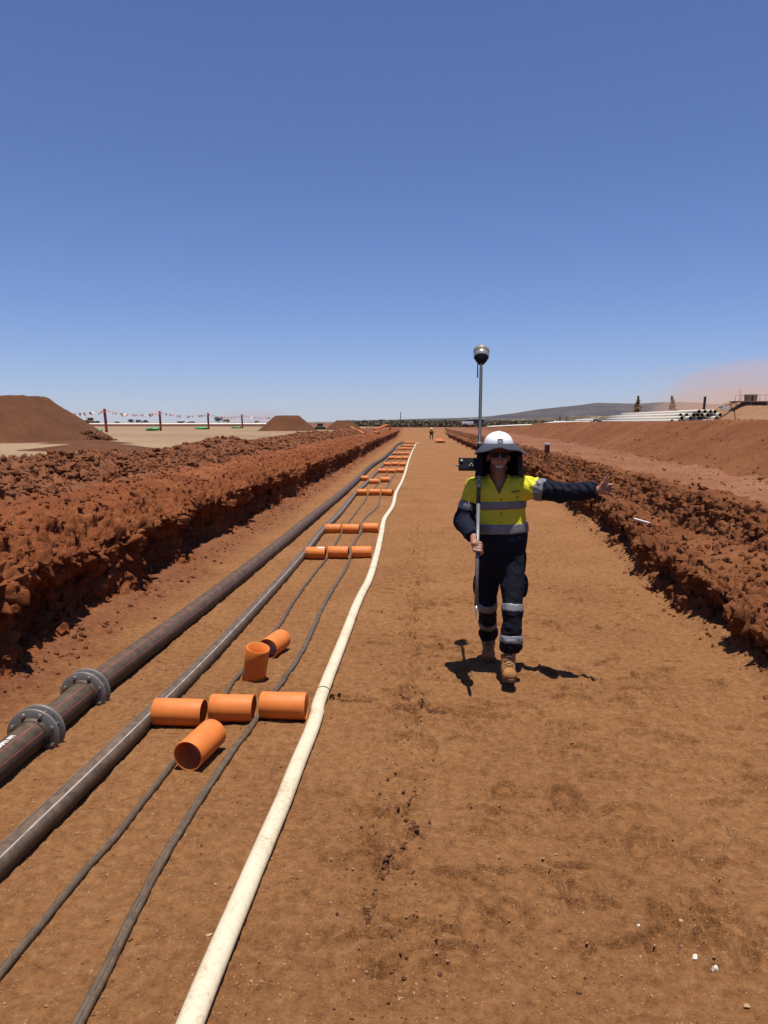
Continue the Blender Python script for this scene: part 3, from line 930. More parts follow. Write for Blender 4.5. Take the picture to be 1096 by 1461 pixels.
# ------------------------------------------------------------------ orange sleeves
M['orange'] = plain('orange_plastic', (0.84, 0.225, 0.036), 0.55, vary=0.14, vscale=9, dust=((0.42, 0.20, 0.09), 0.38), spec=0.25)
M['paper'] = plain('paper_sticker', (0.8, 0.78, 0.72), 0.6)
R_SL, L_SL = 0.086, 0.30
def sleeve_mesh():
    ro, ri, h = R_SL, R_SL - 0.0075, L_SL / 2
    prof = [(ri, -h + .001), (ro - .002, -h), (ro, -h + .003), (ro, -h / 3), (ro, h / 3), (ro, h - .003), (ro - .002, h), (ri, h - .001), (ri, 0), (ri, -h + .001)]
    o = lathe('pipe_sleeve', prof, M['orange'], None, 36, M=Matrix.Rotation(math.pi / 2, 4, 'Y'))
    me = o.data; bpy.data.objects.remove(o)
    n = len(me.polygons) // 9
    sm = np.ones(len(me.polygons), bool)
    for seg_i in (0, 1, 5, 6): sm[seg_i * n:(seg_i + 1) * n] = False
    me.polygons.foreach_set('use_smooth', sm)
    return me
SL_ME = sleeve_mesh()
ROWGRP = 'orange pipe sleeves laid in rows across the cables'
def sleeve(x, y, label, yaw=0.0, length=L_SL, z=None, rot=None, group=ROWGRP):
    o = bpy.data.objects.new('pipe_sleeve', SL_ME); COL.objects.link(o)
    o.location = (x, y, (fz(x, y) + R_SL - 0.006) if z is None else z)
    o.rotation_euler = rot if rot is not None else (random.uniform(0, 6), 0, yaw)
    o.scale = (length / L_SL, 1, 1)
    return tag(o, label, 'pipe sleeve', group)

rows = [
    [(-1.678, -1.352, 4.548), (-1.324, -1.050, 4.60), (-1.012, -0.719, 4.646)],
    [(-1.600, -1.318, 10.443), (-1.284, -1.000, 10.485), (-0.962, -0.684, 10.529)],
    [(-1.640, -1.368, 12.97), (-1.330, -1.042, 12.902), (-1.000, -0.722, 13.086)],
    [(-1.655, -1.386, 19.731), (-1.346, -1.050, 19.747), (-1.004, -0.712, 19.763)],
    [(-1.946, -1.693, 24.785), (-1.593, -1.305, 23.649), (-1.262, -0.979, 24.228)],
    [(-1.582, -1.27, 28.638), (-1.230, -0.955, 28.654), (-0.914, -0.631, 28.871)],
    [(-1.603, -1.305, 33.302), (-1.264, -0.968, 33.319), (-0.920, -0.637, 33.335)],
    [(-1.628, -1.323, 39.006), (-1.278, -0.966, 39.023), (-0.922, -0.638, 39.039)],
    [(-1.609, -1.36, 44.987), (-1.312, -1.03, 45.001), (-0.984, -0.66, 45.018)],
    [(-1.566, -1.263, 53.116), (-1.217, -0.92, 53.134), (-0.871, -0.577, 53.15)],
    [(-1.429, -1.153, 60.09), (-1.097, -0.82, 60.106), (-0.765, -0.488, 60.122)],
    [(-1.454, -1.146, 69.146), (-1.094, -0.827, 69.162), (-0.776, -0.499, 69.177)],
]
ordn = ['nearest', 'second', 'third', 'fourth', 'staggered fifth', 'sixth', 'seventh', 'eighth', 'ninth', 'tenth', 'eleventh', 'farthest']
spot = ['left orange sleeve, against the striped pipe, in the {} row across the cables', 'middle orange sleeve, between the two cables, in the {} row across the cables', 'right orange sleeve, against the white hose, in the {} row across the cables']
yaws = {(0, 0): -0.03, (0, 1): 0.0, (0, 2): -0.02, (2, 1): -0.05, (3, 2): -0.30, (1, 2): 0.10, (4, 1): 0.12, (1, 0): -0.05, (5, 0): -0.1}
for r, row in enumerate(rows):
    for c, (xa, xb, yy) in enumerate(row):
        o = sleeve((xa + xb) / 2, yy, spot[c].format(ordn[r]), yaws.get((r, c), random.uniform(-0.06, 0.06)), min(xb - xa, 0.315))
        if (r, c) == (1, 0):
            o.rotation_euler = (0, 0, -0.05)
            v, f = tube_arrays([(0.03, 0, 0), (0.13, 0, 0)], R_SL + 0.0012, 6, 1.0, math.radians(66), math.radians(112))
            link('sticker', mesh_np('sticker', v, f), M['paper'], o)
            o['label'] = 'left orange sleeve with a white sticker, in the second row across the cables'
# three loose ones around the nearest row
def axis_rot(d):
    return Vector(d).to_track_quat('X', 'Z').to_euler()
sleeve(-1.232, 4.045, 'orange sleeve lying end-on in front of the nearest row', rot=axis_rot((0.06, 0.30, 0.012)), z=fz(-1.23, 4.05) + R_SL - 0.002, group=None)
sleeve(-1.205, 5.365, 'orange sleeve standing upright and leaning behind the nearest row', rot=axis_rot((0.055, -0.05, 0.30)), z=fz(-1.2, 5.37) + 0.108, group=None)
sleeve(-1.20, 6.06, 'orange sleeve lying end-on behind the leaning one', rot=axis_rot((0.06, 0.29, 0.0)), z=fz(-1.2, 6.06) + R_SL - 0.006, group=None)

# ------------------------------------------------------------------ bodies: distance fields meshed into one smooth skin
class Field:
    def __init__(self, lo, hi, h):
        self.lo = np.array(lo, float); self.h = h
        self.n = np.ceil((np.array(hi) - self.lo) / h).astype(int) + 1
        self.D = np.full(self.n, 1.0, np.float32)
    def _sub(self, lo, hi):
        a = np.maximum(np.floor((np.array(lo) - self.lo) / self.h).astype(int), 0)
        b = np.minimum(np.ceil((np.array(hi) - self.lo) / self.h).astype(int) + 1, self.n)
        if np.any(b <= a): return None, None
        sl = tuple(slice(i, j) for i, j in zip(a, b))
        ax = [self.lo[k] + self.h * np.arange(a[k], b[k]) for k in range(3)]
        P = np.stack(np.meshgrid(*ax, indexing='ij'), -1).astype(np.float32)
        return sl, P
    def _merge(self, sl, d, k, mode):
        A = self.D[sl]
        if mode == 'add':
            if k > 0:
                h = np.clip(0.5 + 0.5 * (A - d) / k, 0, 1)
                self.D[sl] = A * (1 - h) + d * h - k * h * (1 - h)
            else: self.D[sl] = np.minimum(A, d)
        elif mode == 'cut':
            if k > 0:
                h = np.clip(0.5 - 0.5 * (A + d) / k, 0, 1)
                self.D[sl] = A * (1 - h) + (-d) * h + k * h * (1 - h)
            else: self.D[sl] = np.maximum(A, -d)
    def cap(self, a, b, ra, rb=None, k=0.02, sq=(1, 1, 1), mode='add'):
        """tapered limb from a to b; sq squashes it along x, y, z"""
        rb = ra if rb is None else rb
        a = np.array(a, float); b = np.array(b, float); sq = np.array(sq, float)
        m = max(ra, rb) + k + 3 * self.h + 0.03
        sl, P = self._sub(np.minimum(a, b) - m, np.maximum(a, b) + m)
        if sl is None: return self
        self._merge(sl, sd_cap(P, a, b, ra, rb, sq), k, mode)
        return self
    def ell(self, c, r, k=0.02, R=None, mode='add'):
        c = np.array(c, float); r = np.array(r, float)
        m = r.max() + k + 3 * self.h + 0.03
        sl, P = self._sub(c - m, c + m)
        if sl is None: return self
        self._merge(sl, sd_ell(P, c, r, R), k, mode)
        return self
    def plane_cut(self, p, n, k=0.0):
        """removes what lies on the side n points to"""
        ax = [self.lo[i] + self.h * np.arange(self.n[i]) for i in range(3)]
        n = np.array(n, float); n /= np.linalg.norm(n)
        d = (ax[0][:, None, None] - p[0]) * n[0] + (ax[1][None, :, None] - p[1]) * n[1] + (ax[2][None, None, :] - p[2]) * n[2]
        self.D = np.maximum(self.D, d.astype(np.float32))
        return self
    def grid(self):
        return np.stack(np.meshgrid(*[self.lo[i] + self.h * np.arange(self.n[i]) for i in range(3)], indexing='ij'), -1)
    def mesh(self):
        return surface_nets(self.D, self.lo, self.h)

def sd_cap(P, a, b, ra, rb, sq=np.ones(3)):
    ab = b - a
    q = (P - a) / sq; abq = ab / sq
    t = np.clip((q @ abq) / max(abq @ abq, 1e-9), 0, 1)
    return (np.linalg.norm(q - t[..., None] * abq, axis=-1) - (ra + (rb - ra) * t)) * sq.min()

def sd_ell(P, c, r, R=None):
    q = P - c
    if R is not None: q = q @ np.asarray(R)
    k0 = np.linalg.norm(q / r, axis=-1); k1 = np.linalg.norm(q / (r * r), axis=-1)
    return k0 * (k0 - 1.0) / (k1 + 1e-9)

def surface_nets(D, lo, h):
    S = D < 0
    nx, ny, nz = D.shape
    c = [(i, j, k) for i in (0, 1) for j in (0, 1) for k in (0, 1)]
    cnt = np.zeros((nx - 1, ny - 1, nz - 1), np.int8)
    for i, j, k in c: cnt += S[i:nx - 1 + i, j:ny - 1 + j, k:nz - 1 + k]
    act = (cnt > 0) & (cnt < 8)
    I = np.argwhere(act)
    vid = np.full(act.shape, -1, np.int64); vid[act] = np.arange(len(I))
    val = {q: D[I[:, 0] + q[0], I[:, 1] + q[1], I[:, 2] + q[2]] for q in c}
    acc = np.zeros((len(I), 3)); num = np.zeros(len(I))
    for p in c:
        for ax in range(3):
            if p[ax] == 0:
                q = tuple(1 if m == ax else p[m] for m in range(3))
                a, b = val[p], val[q]
                x = (a < 0) != (b < 0)
                t = np.where(x, a / np.where(x, a - b, 1), 0)
                pt = np.array(p, float)[None] + np.zeros((len(I), 3)); pt[:, ax] += t
                acc += pt * x[:, None]; num += x
    V = (I + acc / num[:, None]) * h + lo
    F = []
    for ax in range(3):
        sl0 = [slice(None)] * 3; sl1 = [slice(None)] * 3
        sl0[ax] = slice(0, -1); sl1[ax] = slice(1, None)
        a, b = S[tuple(sl0)], S[tuple(sl1)]
        E = np.argwhere(a != b)
        u, w = [(1, 2), (2, 0), (0, 1)][ax]
        ok = (E[:, u] > 0) & (E[:, w] > 0) & (E[:, u] < D.shape[u] - 1) & (E[:, w] < D.shape[w] - 1)
        E = E[ok]
        def cell(du, dw):
            q = E.copy(); q[:, u] += du; q[:, w] += dw
            return vid[q[:, 0], q[:, 1], q[:, 2]]
        quad = np.stack([cell(-1, -1), cell(0, -1), cell(0, 0), cell(-1, 0)], 1)
        inside = S[E[:, 0], E[:, 1], E[:, 2]]
        quad[~inside] = quad[~inside][:, ::-1]
        F.append(quad)
    return V, np.vstack(F)

def vnormals(V, F):
    n = np.zeros_like(V)
    fn = np.cross(V[F[:, 2]] - V[F[:, 0]], V[F[:, 3]] - V[F[:, 1]])
    for k in range(4): np.add.at(n, F[:, k], fn)
    return n / (np.linalg.norm(n, axis=1)[:, None] + 1e-12)

def relax(V, F, it=1):
    for _ in range(it):
        s = np.zeros_like(V); c = np.zeros(len(V))
        for k in range(4):
            np.add.at(s, F[:, k], V[F[:, (k + 1) % 4]]); np.add.at(s, F[:, k], V[F[:, (k - 1) % 4]]); np.add.at(c, F[:, k], 2)
        V = 0.5 * V + 0.5 * s / c[:, None]
    return V

def skin_obj(name, field, mat, parent, base, wrinkle=None, smooth=1, attr=None):
    V, F = field.mesh()
    V = relax(V, F, smooth)
    if wrinkle is not None:
        V = V + vnormals(V, F) * wrinkle(V)[:, None]
    me = mesh_np(name, V - np.array(base), F)
    if attr is not None:
        for k, fn in attr.items():
            a = me.attributes.new(k, 'FLOAT', 'POINT')
            a.data.foreach_set('value', np.ascontiguousarray(fn(V), np.float32))
    return link(name, me, mat, parent)

def n_attr(nt, name):
    a = nt.nodes.new('ShaderNodeAttribute'); a.attribute_name = name
    return a.outputs['Fac']

# ---- materials of the man and his gear
def cloth(name, col, vary=0.15, rough=0.85, weave=260.0, zone=None, dust=None):
    m, nt, b = nodes_of(name)
    p = n_obj(nt)
    f = n_noise(nt, p, 14, 5, 0.6)
    col = tone(col)
    lo = tuple(x * (1 - vary) for x in col); hi = tuple(min(1, x * (1 + vary)) for x in col)
    c = n_ramp(nt, f, [(0.3, lo), (0.7, hi)])
    if dust:
        f2 = n_noise(nt, p, 30, 6, 0.7)
        c = n_mix(nt, n_map(nt, f2, 0.45, 0.75, 0.0, dust[1]), c, dust[0])
    if zone:
        for key, col2 in zone:
            c = n_mix(nt, n_math(nt, 'GREATER_THAN', n_attr(nt, key), 0.0), c, col2)
    nt.links.new(c, b.inputs['Base Color'])
    b.inputs['Roughness'].default_value = rough
    b.inputs['Specular IOR Level'].default_value = 0.12
    n_bump(nt, b, n_noise(nt, p, weave, 2, 0.5), 0.15, 0.001)
    return m
NAVY = (0.008, 0.010, 0.019)
YEL = (0.74, 0.68, 0.045)
M['shirt'] = cloth('hi_vis_cotton', YEL, 0.08, zone=[('navy', NAVY)], dust=((0.40, 0.26, 0.06), 0.15))
M['navy'] = cloth('navy_drill', NAVY, 0.25, dust=((0.05, 0.030, 0.018), 0.15))
M['tape'] = plain('reflective_tape', (0.19, 0.19, 0.21), 0.5, 0.1, vary=0.12, vscale=40)
M['brim'] = cloth('brim_fabric', (0.060, 0.064, 0.085), 0.15)
M['flap'] = cloth('flap_fabric_shaded', (0.014, 0.015, 0.022), 0.2)  # same cloth as the brim, with its shade put into the colour
M['hat'] = plain('white_shell', (0.80, 0.80, 0.80), 0.32, vary=0.03, k=0.95)
M['lens'] = plain('dark_lens', (0.005, 0.005, 0.006), 0.3, spec=0.2)
M['tooth'] = plain('tooth_white', (0.82, 0.79, 0.72), 0.3, k=1.0)
M['lip'] = plain('lip_skin', (0.30, 0.105, 0.075), 0.5)
M['boot'] = cloth('nubuck_leather', (0.36, 0.175, 0.062), 0.35, 0.75, 90, dust=((0.36, 0.17, 0.08), 0.5))
M['sole'] = plain('rubber_sole', (0.16, 0.095, 0.05), 0.8, vary=0.3, vscale=20)
M['lace'] = plain('boot_lace', (0.10, 0.06, 0.035), 0.8, vary=0.4, vscale=60)
M['print_dark'] = plain('dark_print', (0.02, 0.02, 0.03), 0.6)
def skin_mat():
    m, nt, b = nodes_of('skin')
    p = n_obj(nt)
    f = n_noise(nt, p, 30, 5, 0.6)
    c = n_ramp(nt, f, [(0.3, (0.27, 0.125, 0.075)), (0.7, (0.35, 0.175, 0.110))])
    st = n_noise(nt, p, 420, 3, 0.7)
    c = n_mix(nt, n_math(nt, 'MULTIPLY', n_map(nt, n_attr(nt, 'beard'), -0.3, 0.6, 0.0, 1.0), n_map(nt, st, 0.35, 0.6, 0.35, 0.8)), c, (0.09, 0.045, 0.028))
    nt.links.new(c, b.inputs['Base Color'])
    b.inputs['Roughness'].default_value = 0.5
    b.inputs['Specular IOR Level'].default_value = 0.4
    return m
M['skin'] = skin_mat()

# ---- joints (metres, scene coordinates)
B = (0.60, 5.72, 0.0)
A3 = lambda *v: np.array(v, float)
HD = A3(0.583, 5.69, 1.648)
shR, elR, wrR = A3(0.405, 5.76, 1.42), A3(0.335, 5.74, 1.155), A3(0.392, 5.435, 1.078)
shL, elL, wrL = A3(0.785, 5.73, 1.43), A3(1.045, 5.60, 1.388), A3(1.268, 5.49, 1.418)
hipR, knR, anR = A3(0.535, 5.74, 0.89), A3(0.525, 5.76, 0.50), A3(0.562, 6.04, 0.165)
hipL, knL, anL = A3(0.705, 5.72, 0.89), A3(0.690, 5.53, 0.50), A3(0.668, 5.455, 0.115)
p_tip, p_top = A3(0.388, 5.085, 0.60), A3(0.487, 6.235, 2.43)
p_top = p_tip + (p_top - p_tip) * 0.950
p_dir = (p_top - p_tip) / np.linalg.norm(p_top - p_tip)
def pole_at(z): return p_tip + p_dir * ((z - p_tip[2]) / p_dir[2])

body = Field((0.22, 4.95, -0.02), (1.50, 6.30, 1.80), 0.0065)
# trunk and limbs (under the clothes)
body.cap((0.62, 5.73, 0.92), (0.60, 5.74, 1.30), 0.105, 0.115, 0.04, (1.25, 0.8, 1))
body.cap(shR + A3(.03, 0, 0), shL - A3(.03, 0, 0), 0.055, k=0.05)
body.cap((0.592, 5.745, 1.40), (0.585, 5.715, 1.55), 0.060, 0.054, 0.03)
for a, b_, c_ in ((shR, elR, wrR), (shL, elL, wrL)):
    body.cap(a, b_, 0.047, 0.040, 0.03); body.cap(b_, c_, 0.041, 0.027, 0.02)
for a, b_, c_ in ((hipR, knR, anR), (hipL, knL, anL)):
    body.cap(a, b_, 0.080, 0.055, 0.05); body.cap(b_, c_, 0.054, 0.038, 0.03)
body.cap(anR, (0.552, 5.90, 0.055), 0.036, 0.028, 0.03); body.cap(anL, (0.652, 5.27, 0.115), 0.036, 0.028, 0.03)
# head
body.ell(HD + A3(0, 0.018, 0.045), (0.074, 0.092, 0.090), 0.02)
body.ell(HD + A3(0, -0.012, -0.035), (0.060, 0.072, 0.085), 0.03)
body.ell(HD + A3(0, -0.060, -0.112), (0.030, 0.026, 0.022), 0.03)
body.cap(HD + A3(-0.045, 0.0, -0.085), HD + A3(-0.016, -0.062, -0.112), 0.020, 0.018, 0.025)
body.cap(HD + A3(0.045, 0.0, -0.085), HD + A3(0.016, -0.062, -0.112), 0.020, 0.018, 0.025)
for sx in (-1, 1):
    body.ell(HD + A3(sx * 0.040, -0.062, -0.030), (0.022, 0.018, 0.020), 0.02)      # cheek
    body.cap(HD + A3(sx * 0.012, -0.080, 0.036), HD + A3(sx * 0.050, -0.062, 0.034), 0.010, 0.008, 0.015)   # brow
    body.ell(HD + A3(sx * 0.077, 0.012, -0.010), (0.010, 0.021, 0.032), 0.008, R=Matrix.Rotation(sx * 0.25, 3, 'Z'))  # ear
    body.ell(HD + A3(sx * 0.030, -0.080, 0.014), (0.017, 0.012, 0.011), 0.01, mode='cut')
body.cap(HD + A3(0, -0.083, 0.022), HD + A3(0, -0.104, -0.026), 0.008, 0.0125, 0.010)
for sx in (-1, 1): body.ell(HD + A3(sx * 0.013, -0.090, -0.030), (0.010, 0.011, 0.008), 0.008)
body.cap(HD + A3(-0.022, -0.076, -0.058), HD + A3(0.022, -0.076, -0.058), 0.009, k=0.008)
body.cap(HD + A3(-0.020, -0.073, -0.084), HD + A3(0.020, -0.073, -0.084), 0.009, k=0.008)
body.cap(HD + A3(-0.028, -0.086, -0.070), HD + A3(0.028, -0.086, -0.070), 0.009, k=0.004, mode='cut')
# right hand closed round the survey pole: frame at the grip
G = pole_at(1.01)
fr = A3(0, -1, 0) - p_dir * (A3(0, -1, 0) @ p_dir); fr /= np.linalg.norm(fr)          # towards the camera
rt = np.cross(fr, p_dir); rt /= np.linalg.norm(rt)
if rt[0] < 0: rt = -rt
def grip(ang, r, along): return G + r * (math.cos(ang) * fr + math.sin(ang) * rt) + p_dir * along
R_ = math.radians
body.cap(wrR, grip(R_(-35), 0.044, 0.020), 0.027, 0.026, 0.015)
for i in range(4):
    al = 0.034 - 0.0215 * i
    L_ = (1.0, 1.06, 1.0, 0.85)[i]
    k0, k1, k2, k3 = grip(R_(-35), 0.044, al), grip(R_(28), 0.041, al - 0.004), grip(R_(95 * L_), 0.034, al - 0.006), grip(R_(150 * L_), 0.030, al - 0.006)
    body.cap(wrR * 0.35 + k0 * 0.65, k0, 0.013, 0.0125, 0.008)
    body.cap(k0, k1, 0.0115, 0.0105, 0.004); body.cap(k1, k2, 0.0105, 0.0095, 0.003); body.cap(k2, k3, 0.0095, 0.008, 0.003)
body.cap(wrR * 0.5 + G * 0.5 + A3(-.01, 0, .0), grip(R_(-85), 0.036, 0.050), 0.014, 0.012, 0.010)
body.cap(grip(R_(-85), 0.036, 0.050), grip(R_(-20), 0.036, 0.078), 0.011, 0.009, 0.004)
# left hand: thumb up, little finger out, the middle three folded
hd = (A3(0.97, -0.22, 0.10)); hd /= np.linalg.norm(hd)
up = A3(-0.05, 0.0, 1.0); up -= hd * (up @ hd); up /= np.linalg.norm(up)
pl = np.cross(up, hd); pl /= np.linalg.norm(pl)
if pl[1] > 0: pl = -pl                                                                # the palm looks at the camera
def hl(a, b_, c_): return wrL + hd * a + up * b_ + pl * c_
body.cap(hl(0.015, 0, 0), hl(0.070, 0.018, 0.002), 0.022, 0.019, 0.012, (1, 0.8, 1))
body.cap(hl(0.015, -0.004, 0), hl(0.068, -0.022, 0.002), 0.022, 0.018, 0.012, (1, 0.8, 1))
for i, off in enumerate((0.034, 0.013, -0.008)):
    L_ = (0.95, 1.0, 0.95)[i]
    q0, q1, q2, q3 = hl(0.078, off, 0.0), hl(0.078 + 0.036 * L_, off, 0.014), hl(0.078 + 0.026 * L_, off - 0.001, 0.040), hl(0.078 + 0.004, off - 0.001, 0.036)
    body.cap(hl(0.045, off * 0.8, 0), q0, 0.0125, 0.0115, 0.008)
    body.cap(q0, q1, 0.0108, 0.010, 0.004); body.cap(q1, q2, 0.010, 0.0092, 0.003); body.cap(q2, q3, 0.0092, 0.008, 0.003)
body.cap(hl(0.040, -0.026, 0), hl(0.075, -0.031, 0.002), 0.0115, 0.0105, 0.008)
body.cap(hl(0.075, -0.031, 0.002), hl(0.105, -0.050, 0.010), 0.0100, 0.0092, 0.004)
body.cap(hl(0.105, -0.050, 0.010), hl(0.124, -0.066, 0.012), 0.0092, 0.0075, 0.003)
body.cap(hl(0.020, 0.014, 0.006), hl(0.050, 0.048, 0.012), 0.0150, 0.0125, 0.010)
body.cap(hl(0.050, 0.048, 0.012), hl(0.070, 0.082, 0.012), 0.0118, 0.0108, 0.004)
body.cap(hl(0.070, 0.082, 0.012), hl(0.086, 0.106, 0.010), 0.0108, 0.0082, 0.003)

def beard(V):
    q = V - HD
    low = np.clip((-0.045 - q[:, 2]) / 0.03, -1, 1)
    front = np.clip((0.03 - q[:, 1]) / 0.03, -1, 1)
    neck = np.clip((q[:, 2] + 0.135) / 0.02, -1, 1)
    return np.minimum(np.minimum(low, front), neck)
PERSON = skin_obj('person', body, M['skin'], None, B, attr={'beard': beard})
PERSON.location = B
tag(PERSON, 'walking man in white hard hat and yellow and navy work clothes, one arm held out', 'person')

# shirt
sh = Field((0.20, 5.30, 0.88), (1.32, 6.00, 1.56), 0.008)
def torso(Fd, g=0.0):
    Fd.cap((0.618, 5.725, 0.92), (0.620, 5.720, 1.06), 0.178 + g, 0.176 + g, 0.05, (1, 0.76, 1))
    Fd.cap((0.620, 5.725, 1.06), (0.600, 5.74, 1.30), 0.174 + g, 0.196 + g, 0.06, (1, 0.70, 1))
    Fd.ell((0.598, 5.745, 1.385), (0.200 + g, 0.118 + g, 0.105 + g), 0.05)
def arms(Fd, g=0.0):
    Fd.cap(shR + A3(0.025, 0, -0.01), elR, 0.084 + g, 0.072 + g, 0.05); Fd.cap(elR, wrR + (elR - wrR) * 0.06, 0.070 + g, 0.050 + g, 0.03)
    Fd.cap(shL - A3(0.03, 0, 0.01), elL, 0.084 + g, 0.066 + g, 0.05); Fd.cap(elL, wrL + (elL - wrL) * 0.04, 0.066 + g, 0.054 + g, 0.03)
torso(sh); arms(sh)
sh.cap((0.590, 5.755, 1.44), (0.588, 5.735, 1.52), 0.088, 0.080, 0.03)                # collar stand
sh.plane_cut((0, 0, 0.93), (0, 0, -1))
uR = (wrR - elR) / np.linalg.norm(wrR - elR); uL = (wrL - elL) / np.linalg.norm(wrL - elL)
GG = sh.grid()
cuffR = (GG - (wrR - uR * 0.012)) @ uR; nearR = np.linalg.norm(GG - wrR, axis=-1) < 0.13
cuffL = (GG - (wrL - uL * 0.006)) @ uL; nearL = np.linalg.norm(GG - wrL, axis=-1) < 0.13
sh.D = np.where(nearR, np.maximum(sh.D, cuffR), sh.D); sh.D = np.where(nearL, np.maximum(sh.D, cuffL), sh.D)
# open neck: a V down the front
vx = np.abs(GG[..., 0] - 0.586); vz = GG[..., 2]
vee = np.maximum(vx - np.clip((vz - 1.372) * 0.52, -0.02, 0.065), GG[..., 1] - 5.72)
sh.D = np.maximum(sh.D, -np.where(vz > 1.36, vee, 1.0))
top_cut = np.maximum(np.sqrt(((GG[..., 0] - 0.588) / 1.0) ** 2 + ((GG[..., 1] - 5.735) / 1.05) ** 2) - 0.068, 1.40 - vz)
sh.D = np.maximum(sh.D, -top_cut)
sh.D = np.maximum(sh.D, vz - 1.515)

def arm_t(V, a, b_):
    ab = b_ - a
    return (V - a) @ ab / (ab @ ab)
def split_arm(V):
    dt = np.minimum(sd_cap(V, A3(0.62, 5.725, 0.92), A3(0.60, 5.74, 1.34), 0.176, 0.196, A3(1, .72, 1)), sd_ell(V, A3(0.598, 5.745, 1.385), A3(0.200, 0.118, 0.105)))
    dR = np.minimum(sd_cap(V, shR, elR, 0.084, 0.072), sd_cap(V, elR, wrR, 0.07, 0.05))
    dL = np.minimum(sd_cap(V, shL, elL, 0.084, 0.066), sd_cap(V, elL, wrL, 0.066, 0.054))
    return dt, dR, dL
T_R, T_L = 0.44, 0.47
def navy_zone(V):
    dt, dR, dL = split_arm(V)
    tR = np.where(dR < dt + 0.012, (arm_t(V, shR, elR) - T_R) * 0.28, -1)
    tR = np.where((dR < dt + 0.012) & (V[:, 2] < 1.2) & (V[:, 0] < 0.46), 0.1, tR)
    tL = np.where(V[:, 0] > 0.83, (arm_t(V, shL, elL) - T_L) * 0.3, -1)
    low = (1.078 + 0.03 * (V[:, 0] - 0.6)) - V[:, 2]
    return np.maximum(np.maximum(tR, tL), low)
def folds_shirt(V):
    q = V * A3(1, 1, 1)
    w = 0.006 * fbm(q * A3(6, 6, 9), 3, 201) + 0.0025 * fbm(q * A3(16, 16, 7), 2, 202, billow=True)
    dt, dR, dL = split_arm(V)
    arm = np.clip((dt - np.minimum(dR, dL)) * 20, 0, 1)
    w += arm * (0.009 * fbm(q * A3(7, 10, 13), 2, 203, billow=True) + 0.003 * fbm(q * 18, 2, 204))
    sh_ = np.exp(-((V[:, 2] - 1.45) / 0.06) ** 2) * np.clip((np.abs(V[:, 0] - 0.59) - 0.14) / 0.04, 0, 1)
    return w + 0.006 * sh_ * np.sin((V[:, 1] * 0.6 + V[:, 0]) * 150)
SHIRT = skin_obj('shirt', sh, M['shirt'], PERSON, B, folds_shirt, 1, {'navy': navy_zone})

# tape bands follow the shirt's surface
def band(name, fld, mask_fn, mat, wr, parent, lift=0.004):
    f2 = Field(fld.lo, fld.lo + fld.h * (fld.n - 1), fld.h)
    f2.n = fld.n.copy()
    g = fld.grid()
    f2.D = np.maximum(fld.D - lift, mask_fn(g)).astype(np.float32)
    return skin_obj(name, f2, mat, parent, B, wr, 0)
def armless(g):
    return np.where((g[..., 0] < 0.425) | (g[..., 0] > 0.80), np.abs(g[..., 0] - 0.6125) - 0.188, -1.0)
slope = lambda g: 0.035 * (g[..., 0] - 0.60)
tors = Field((0.20, 5.30, 0.88), (1.32, 6.00, 1.56), 0.008); torso(tors)
band('reflective_tape', tors, lambda g: np.abs(g[..., 2] - slope(g) - 1.288) - 0.030, M['tape'], folds_shirt, SHIRT, 0.006)
band('reflective_tape', tors, lambda g: np.abs(g[..., 2] - slope(g) - 1.112) - 0.036, M['tape'], folds_shirt, SHIRT, 0.006)
ar = Field((0.20, 5.30, 0.88), (1.32, 6.00, 1.56), 0.008); arms(ar)
def armband(a, b_, t0, w):
    ab = b_ - a; L_ = np.linalg.norm(ab)
    return lambda g: np.maximum(np.abs(((g - a) @ ab / (ab @ ab) - t0) * L_) - w, np.linalg.norm(g - (a + ab * t0), axis=-1) - 0.14)
band('reflective_tape', ar, armband(shR, elR, T_R + 0.13, 0.030), M['tape'], folds_shirt, SHIRT)
band('reflective_tape', ar, armband(shL, elL, T_L - 0.02, 0.030), M['tape'], folds_shirt, SHIRT)
# buttons, pocket mark and word mark
for zb in (1.335, 1.235, 1.165):
    rod('button', A3(0.600, 5.598, zb) - A3(*B), A3(0.600, 5.588, zb) - A3(*B), 0.0055, M['print_dark'], SHIRT, seg=10)
rod('button', A3(0.722, 5.628, 1.352) - A3(*B), A3(0.722, 5.610, 1.352) - A3(*B), 0.0055, M['print_dark'], SHIRT, seg=10)
for sx in (-1, 1):          # collar points
    bm = bmesh.new()
    pts = [(0.586 + sx * 0.006, 5.612, 1.372), (0.586 + sx * 0.060, 5.640, 1.372), (0.586 + sx * 0.082, 5.672, 1.478), (0.586 + sx * 0.066, 5.655, 1.492), (0.586 + sx * 0.036, 5.622, 1.440)]
    vs = [bm.verts.new(A3(*p) - A3(*B)) for p in pts]
    f_ = bm.faces.new(vs)
    r = bmesh.ops.extrude_face_region(bm, geom=[f_])
    bmesh.ops.translate(bm, verts=[v for v in r['geom'] if isinstance(v, bmesh.types.BMVert)], vec=(0, -0.005, 0.002))
    bmesh.ops.recalc_face_normals(bm, faces=bm.faces)
    new_obj_bm('collar', bm, M['shirt'], SHIRT)

